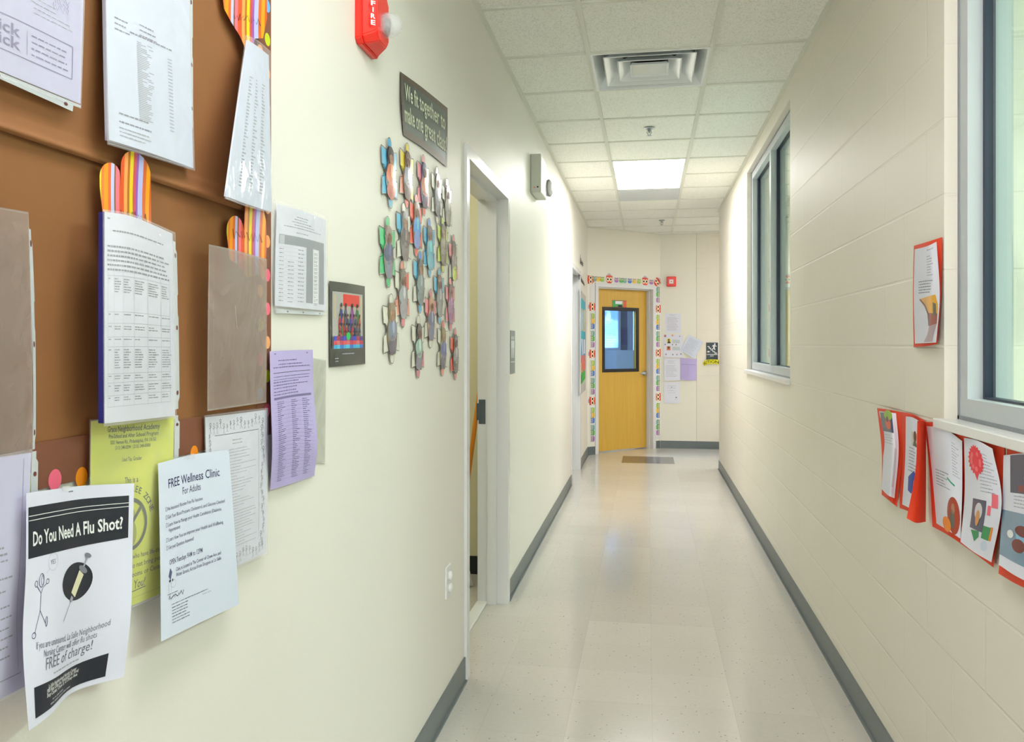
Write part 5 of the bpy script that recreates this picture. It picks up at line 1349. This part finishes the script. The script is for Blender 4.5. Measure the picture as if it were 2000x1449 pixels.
# ================================================================== RIGHT WALL: RED-BACKED PUPILS' PAGES
def art(label, red, page, draw, w_=.216, h_=.279, extra=None):
    allp = lat(Rw, red); c = sum((p for r in allp for p in r), Vector())/sum(len(r) for r in allp)
    r = empty('mounted_page', label, 'artwork', (XR, c.y, min(p.z for q in allp for p in q)), group='pages mounted on red paper on the block wall')
    s1 = Sheet(allp, w_+.02, h_+.02); s1.build('red_backing', parent=r, base=RED)
    s2 = Sheet(lat(Rw, page), w_, h_); draw(s2); s2.build('page', parent=r, base=PAPER)
    if extra: extra(r)
    return r
def dA(sh):
    sh.lines(.11, .18, .012, 1, .01, .0028, INKL, 1, .1); sh.lines(.105, .165, .03, 8, .0075, .0028, INKL, 2, .5); sh.lines(.04, .175, .098, 5, .008, .0028, INKG, 3, .5)
    e_ = mk('photo_amber', (232, 168, 24), .3, var=.15, scale=60); f_ = mk('photo_maroon', (150, 66, 50), .3, var=.2, scale=60); g_ = mk('photo_mauve', (176, 150, 160), .3, var=.1, scale=60)
    sh.poly([(.05, .148), (.178, .136), (.205, .165), (.205, .19), (.12, .19), (.09, .165)], e_); sh.poly([(.12, .19), (.205, .19), (.208, .22), (.135, .228), (.130, .21)], f_, 1)
    sh.poly([(.135, .228), (.208, .22), (.19, .25), (.178, .276), (.09, .276), (.12, .255)], g_, 1); sh.poly([(.155, .158), (.185, .162), (.195, .195), (.165, .195)], mk('photo_grey', (104, 100, 90), .4), 2)
    sh.poly([(.046, .15), (.052, .147), (.09, .165), (.12, .19), (.135, .228), (.128, .228), (.112, .193), (.085, .17)], mk('photo_edge', (110, 60, 70), .4), 2)
art('red-mounted page with a curved amber photo, alone beside the near window',
    [[(1785, 480, .004), (1812, 472, .016), (1840, 463, .004)], [(1783, 575, .004), (1812, 573, .02), (1838, 573, .004)], [(1784.5, 678, .004), (1808, 676, .016), (1830, 672, .006)]],
    [[(1786.5, 487, .006), (1810, 481, .020), (1829, 472, .010)], [(1784.5, 580, .006), (1812, 577, .028), (1835, 578, .022)], [(1787, 671, .006), (1808, 670, .022), (1828, 669, .022)]], dA)
def dB(sh):
    sh.rect(.01, .004, .15, .082, mk('photo_navy', (52, 66, 112), .3, var=.2, scale=60)); sh.ell(.10, .012, .05, .02, mk('photo_leaf', (150, 190, 50), .4), 2); sh.ell(.09, .05, .03, .022, mk('photo_orange', (232, 92, 50), .4), 2); sh.ell(.085, .03, .014, .012, SKIN, 3)
    sh.rect(.02, .068, .14, .082, mk('photo_slate', (70, 84, 116), .4), 2)
    sh.lines(.02, .17, .095, 4, .01, .002, INKL, 2, .5); sh.rect(.15, .135, .18, .25, mk('page_grey_print', (204, 206, 214)), 1)  # pale grey upright band on the lower part of the page
art('leftmost red-mounted page under the near window, photo at its top',
    [[(1713, 797, .003), (1735, 800, .018), (1757, 804, .004)], [(1722, 880, .003), (1741, 884, .022), (1761, 892, .004)], [(1722, 966, .004), (1736, 977, .028), (1752, 990, .005)]],
    [[(1717, 803, .006), (1736, 805, .024), (1750, 807, .010)], [(1725, 870, .006), (1741, 875, .030), (1755, 881, .014)], [(1722, 955, .008), (1734, 967, .034), (1747, 973, .018)]], dB)
def dC(sh):
    sh.rect(.10, .045, .2, .09, mk('photo_pale', (206, 202, 200), .4)); sh.ell(.15, .058, .022, .018, SKIN, 2); sh.poly([(.12, .09), (.135, .074), (.165, .074), (.19, .09)], mk('photo_grey', (104, 100, 90)), 2)
    sh.lines(.06, .19, .10, 8, .01, .0024, INKG, 2, .4); sh.poly([(.07, .19), (.15, .165), (.21, .19), (.20, .215), (.13, .235), (.08, .23)], mk('art_blue', (44, 74, 170), .5)); sh.ell(.18, .205, .03, .018, mk('art_salmon', (226, 130, 110), .5), 2)
def flap(r):
    s3 = Sheet(lat(Rw, [[(1792, 822, .045), (1800, 821, .03), (1808, 824, .004)], [(1788, 920, .055), (1799, 922, .035), (1809, 922, .004)], [(1771, 1012, .075), (1789, 1021, .05), (1808, 1019, .008)]]), .1, .28)
    s3.build('curled_flap', label='loose edge of red paper curling forward', parent=r, base=mk('deep_red_paper', (224, 62, 24), .65))
art('red-mounted page under the near window with a long curled red flap',
    [[(1753, 804, .003), (1780, 808, .006), (1808, 822, .003)], [(1758, 900, .003), (1782, 905, .008), (1806, 915, .003)], [(1757, 992, .004), (1778, 1000, .010), (1800, 1012, .004)]],
    [[(1769, 813, .010), (1782, 815, .016), (1797, 823, .008)], [(1768, 895, .010), (1781, 900, .020), (1795, 908, .012)], [(1762, 985, .014), (1774, 991, .024), (1790, 1000, .016)]], dC, extra=flap)
def dD(sh):
    sh.lines(.15, .205, .025, 12, .0075, .0022, INKL, 2, .6); sh.lines(.03, .13, .115, 6, .008, .0024, INKG, 3, .5); sh.stroke([(.11, .125), (.135, .132), (.165, .136)], .005, mk('art_teal', (34, 170, 140), .5), 2)
    sh.ell(.155, .225, .052, .055, mk('photo_maroon_oval', (168, 66, 44), .4, var=.2, scale=50), 1, 26); sh.ell(.15, .205, .014, .016, SKIN2, 2); sh.ell(.145, .238, .02, .028, mk('photo_grey', (104, 100, 90)), 2); sh.ell(.10, .262, .035, .022, mk('art_orange', (244, 140, 40), .5), 3)
art('red-mounted page under the near window with a round maroon photo',
    [[(1806, 824, .003), (1842, 827, .010), (1881, 850, .004)], [(1816, 930, .004), (1848, 940, .016), (1881, 956, .004)], [(1821, 1028, .006), (1850, 1044, .022), (1879, 1063, .006)]],
    [[(1810, 832, .008), (1844, 837, .018), (1879, 861, .008)], [(1821, 930, .008), (1850, 943, .024), (1879, 960, .012)], [(1829, 1022, .012), (1852, 1036, .030), (1876, 1052, .014)]], dD)
def dE(sh):
    rnd = random.Random(3); K = mk('art_scarlet', (242, 40, 62), .5)
    pts = []
    for i in range(40):
        a = 2*pi*i/40; pts.append((.085+(.045+(.010 if i % 2 else 0))*math.cos(a), .05+(.032+(.006 if i % 2 else 0))*math.sin(a)))
    sh.poly(pts, K, 2); sh.poly([(.06, .07), (.10, .07), (.085, .10)], K, 2)
    for i in range(14): a = rnd.uniform(0, 6.28); sh.ell(.085+.03*math.cos(a), .052+.02*math.sin(a), .008, .006, mk('art_pink', (252, 110, 120), .5), 3, 10)
    sh.lines(.1, .205, .03, 12, .0085, .0024, INKL, 2, .4)
    sh.rect(.055, .145, .135, .223, mk('photo_indigo', (72, 72, 104), .3, var=.15, scale=60)); sh.ell(.095, .175, .022, .022, mk('photo_plate', (216, 216, 226), .4), 2); sh.ell(.095, .192, .012, .020, mk('photo_gold', (216, 150, 80), .4), 3)
    sh.rect(.165, .125, .20, .158, mk('art_pink2', (246, 110, 130), .5), 2); sh.rect(.145, .155, .163, .178, mk('art_pink2', (246, 110, 130)), 2)
    sh.rect(.135, .205, .18, .236, mk('art_green', (64, 150, 96), .5), 2); sh.rect(.178, .203, .19, .235, mk('art_orange', (244, 140, 40)), 2); sh.poly([(.065, .228), (.115, .222), (.12, .236), (.1, .252)], mk('art_green', (64, 150, 96)), 2)
    sh.ell(.16, .252, .02, .012, mk('art_pale_blue', (206, 216, 236), .6), 1)
art('red-mounted page under the near window with a scarlet scribble and green shapes',
    [[(1877, 845, .003), (1915, 857, .010), (1962, 868, .003)], [(1880, 960, .004), (1918, 974, .012), (1960, 985, .004)], [(1874, 1060, .008), (1905, 1082, .016), (1940, 1108, .008)]],
    [[(1883, 855, .008), (1908, 860, .020), (1938, 876, .018)], [(1884, 965, .010), (1918, 972, .026), (1956, 980, .020)], [(1876, 1058, .030), (1902, 1078, .024), (1936, 1098, .018)]], dE)
def dF(sh):
    sh.rect(.035, .002, .216, .088, mk('photo_dark_hall', (58, 58, 90), .3, var=.2, scale=60)); sh.ell(.125, .03, .016, .014, SKIN, 3); sh.ell(.125, .055, .03, .02, WHITEI, 2); sh.rect(.07, .07, .18, .084, mk('photo_red_table', (130, 50, 50), .4), 3)
    sh.lines(.05, .2, .095, 4, .008, .0024, INKL, 2, .4)
    sh.rect(.0, .132, .216, .25, mk('photo_sea', (120, 150, 176), .3, var=.15, scale=30)); sh.ell(.15, .185, .08, .04, mk('photo_sky_cloth', (130, 190, 226), .4), 2, 24); M_ = mk('photo_mitten', (116, 34, 30), .4)
    sh.ell(.095, .172, .032, .013, M_, 3); sh.ell(.085, .208, .028, .016, M_, 3); sh.ell(.19, .21, .04, .03, mk('photo_skin_pale', (200, 172, 160), .4), 3); sh.ell(.045, .187, .014, .010, WHITEI, 3)
art('rightmost red-mounted page under the near window with two dark mittens photo',
    [[(1967, 868, .003), (2010, 875, .010), (2075, 892, .003)], [(1962, 1000, .005), (2010, 1012, .012), (2075, 1030, .005)], [(1950, 1120, .012), (1990, 1143, .020), (2065, 1176, .008)]],
    [[(1960, 889, .010), (2005, 886, .020), (2068, 898, .010)], [(1957, 1000, .014), (2008, 1013, .026), (2068, 1030, .014)], [(1951, 1103, .028), (1990, 1128, .028), (2060, 1160, .018)]], dF)

# adhesive tape piece at the top of the wellness flyer and flu flyer edge marks
for rows_, lb in (([[(366, 888, .0225), (380, 885, .0225)], [(366, 897, .0225), (380, 894, .0225)]], 'small piece of clear tape at the top of the wellness flyer'),
                  ([[(122, 950, .030), (138, 948, .030)], [(122, 960, .030), (138, 958, .030)]], 'small piece of clear tape at the top of the flu flyer')):
    sh = Sheet(lat(Lw, rows_), .02, .012); sh.build('tape_piece', lb, 'tape', 'clear tape pieces on the flyers', base=TAPE)
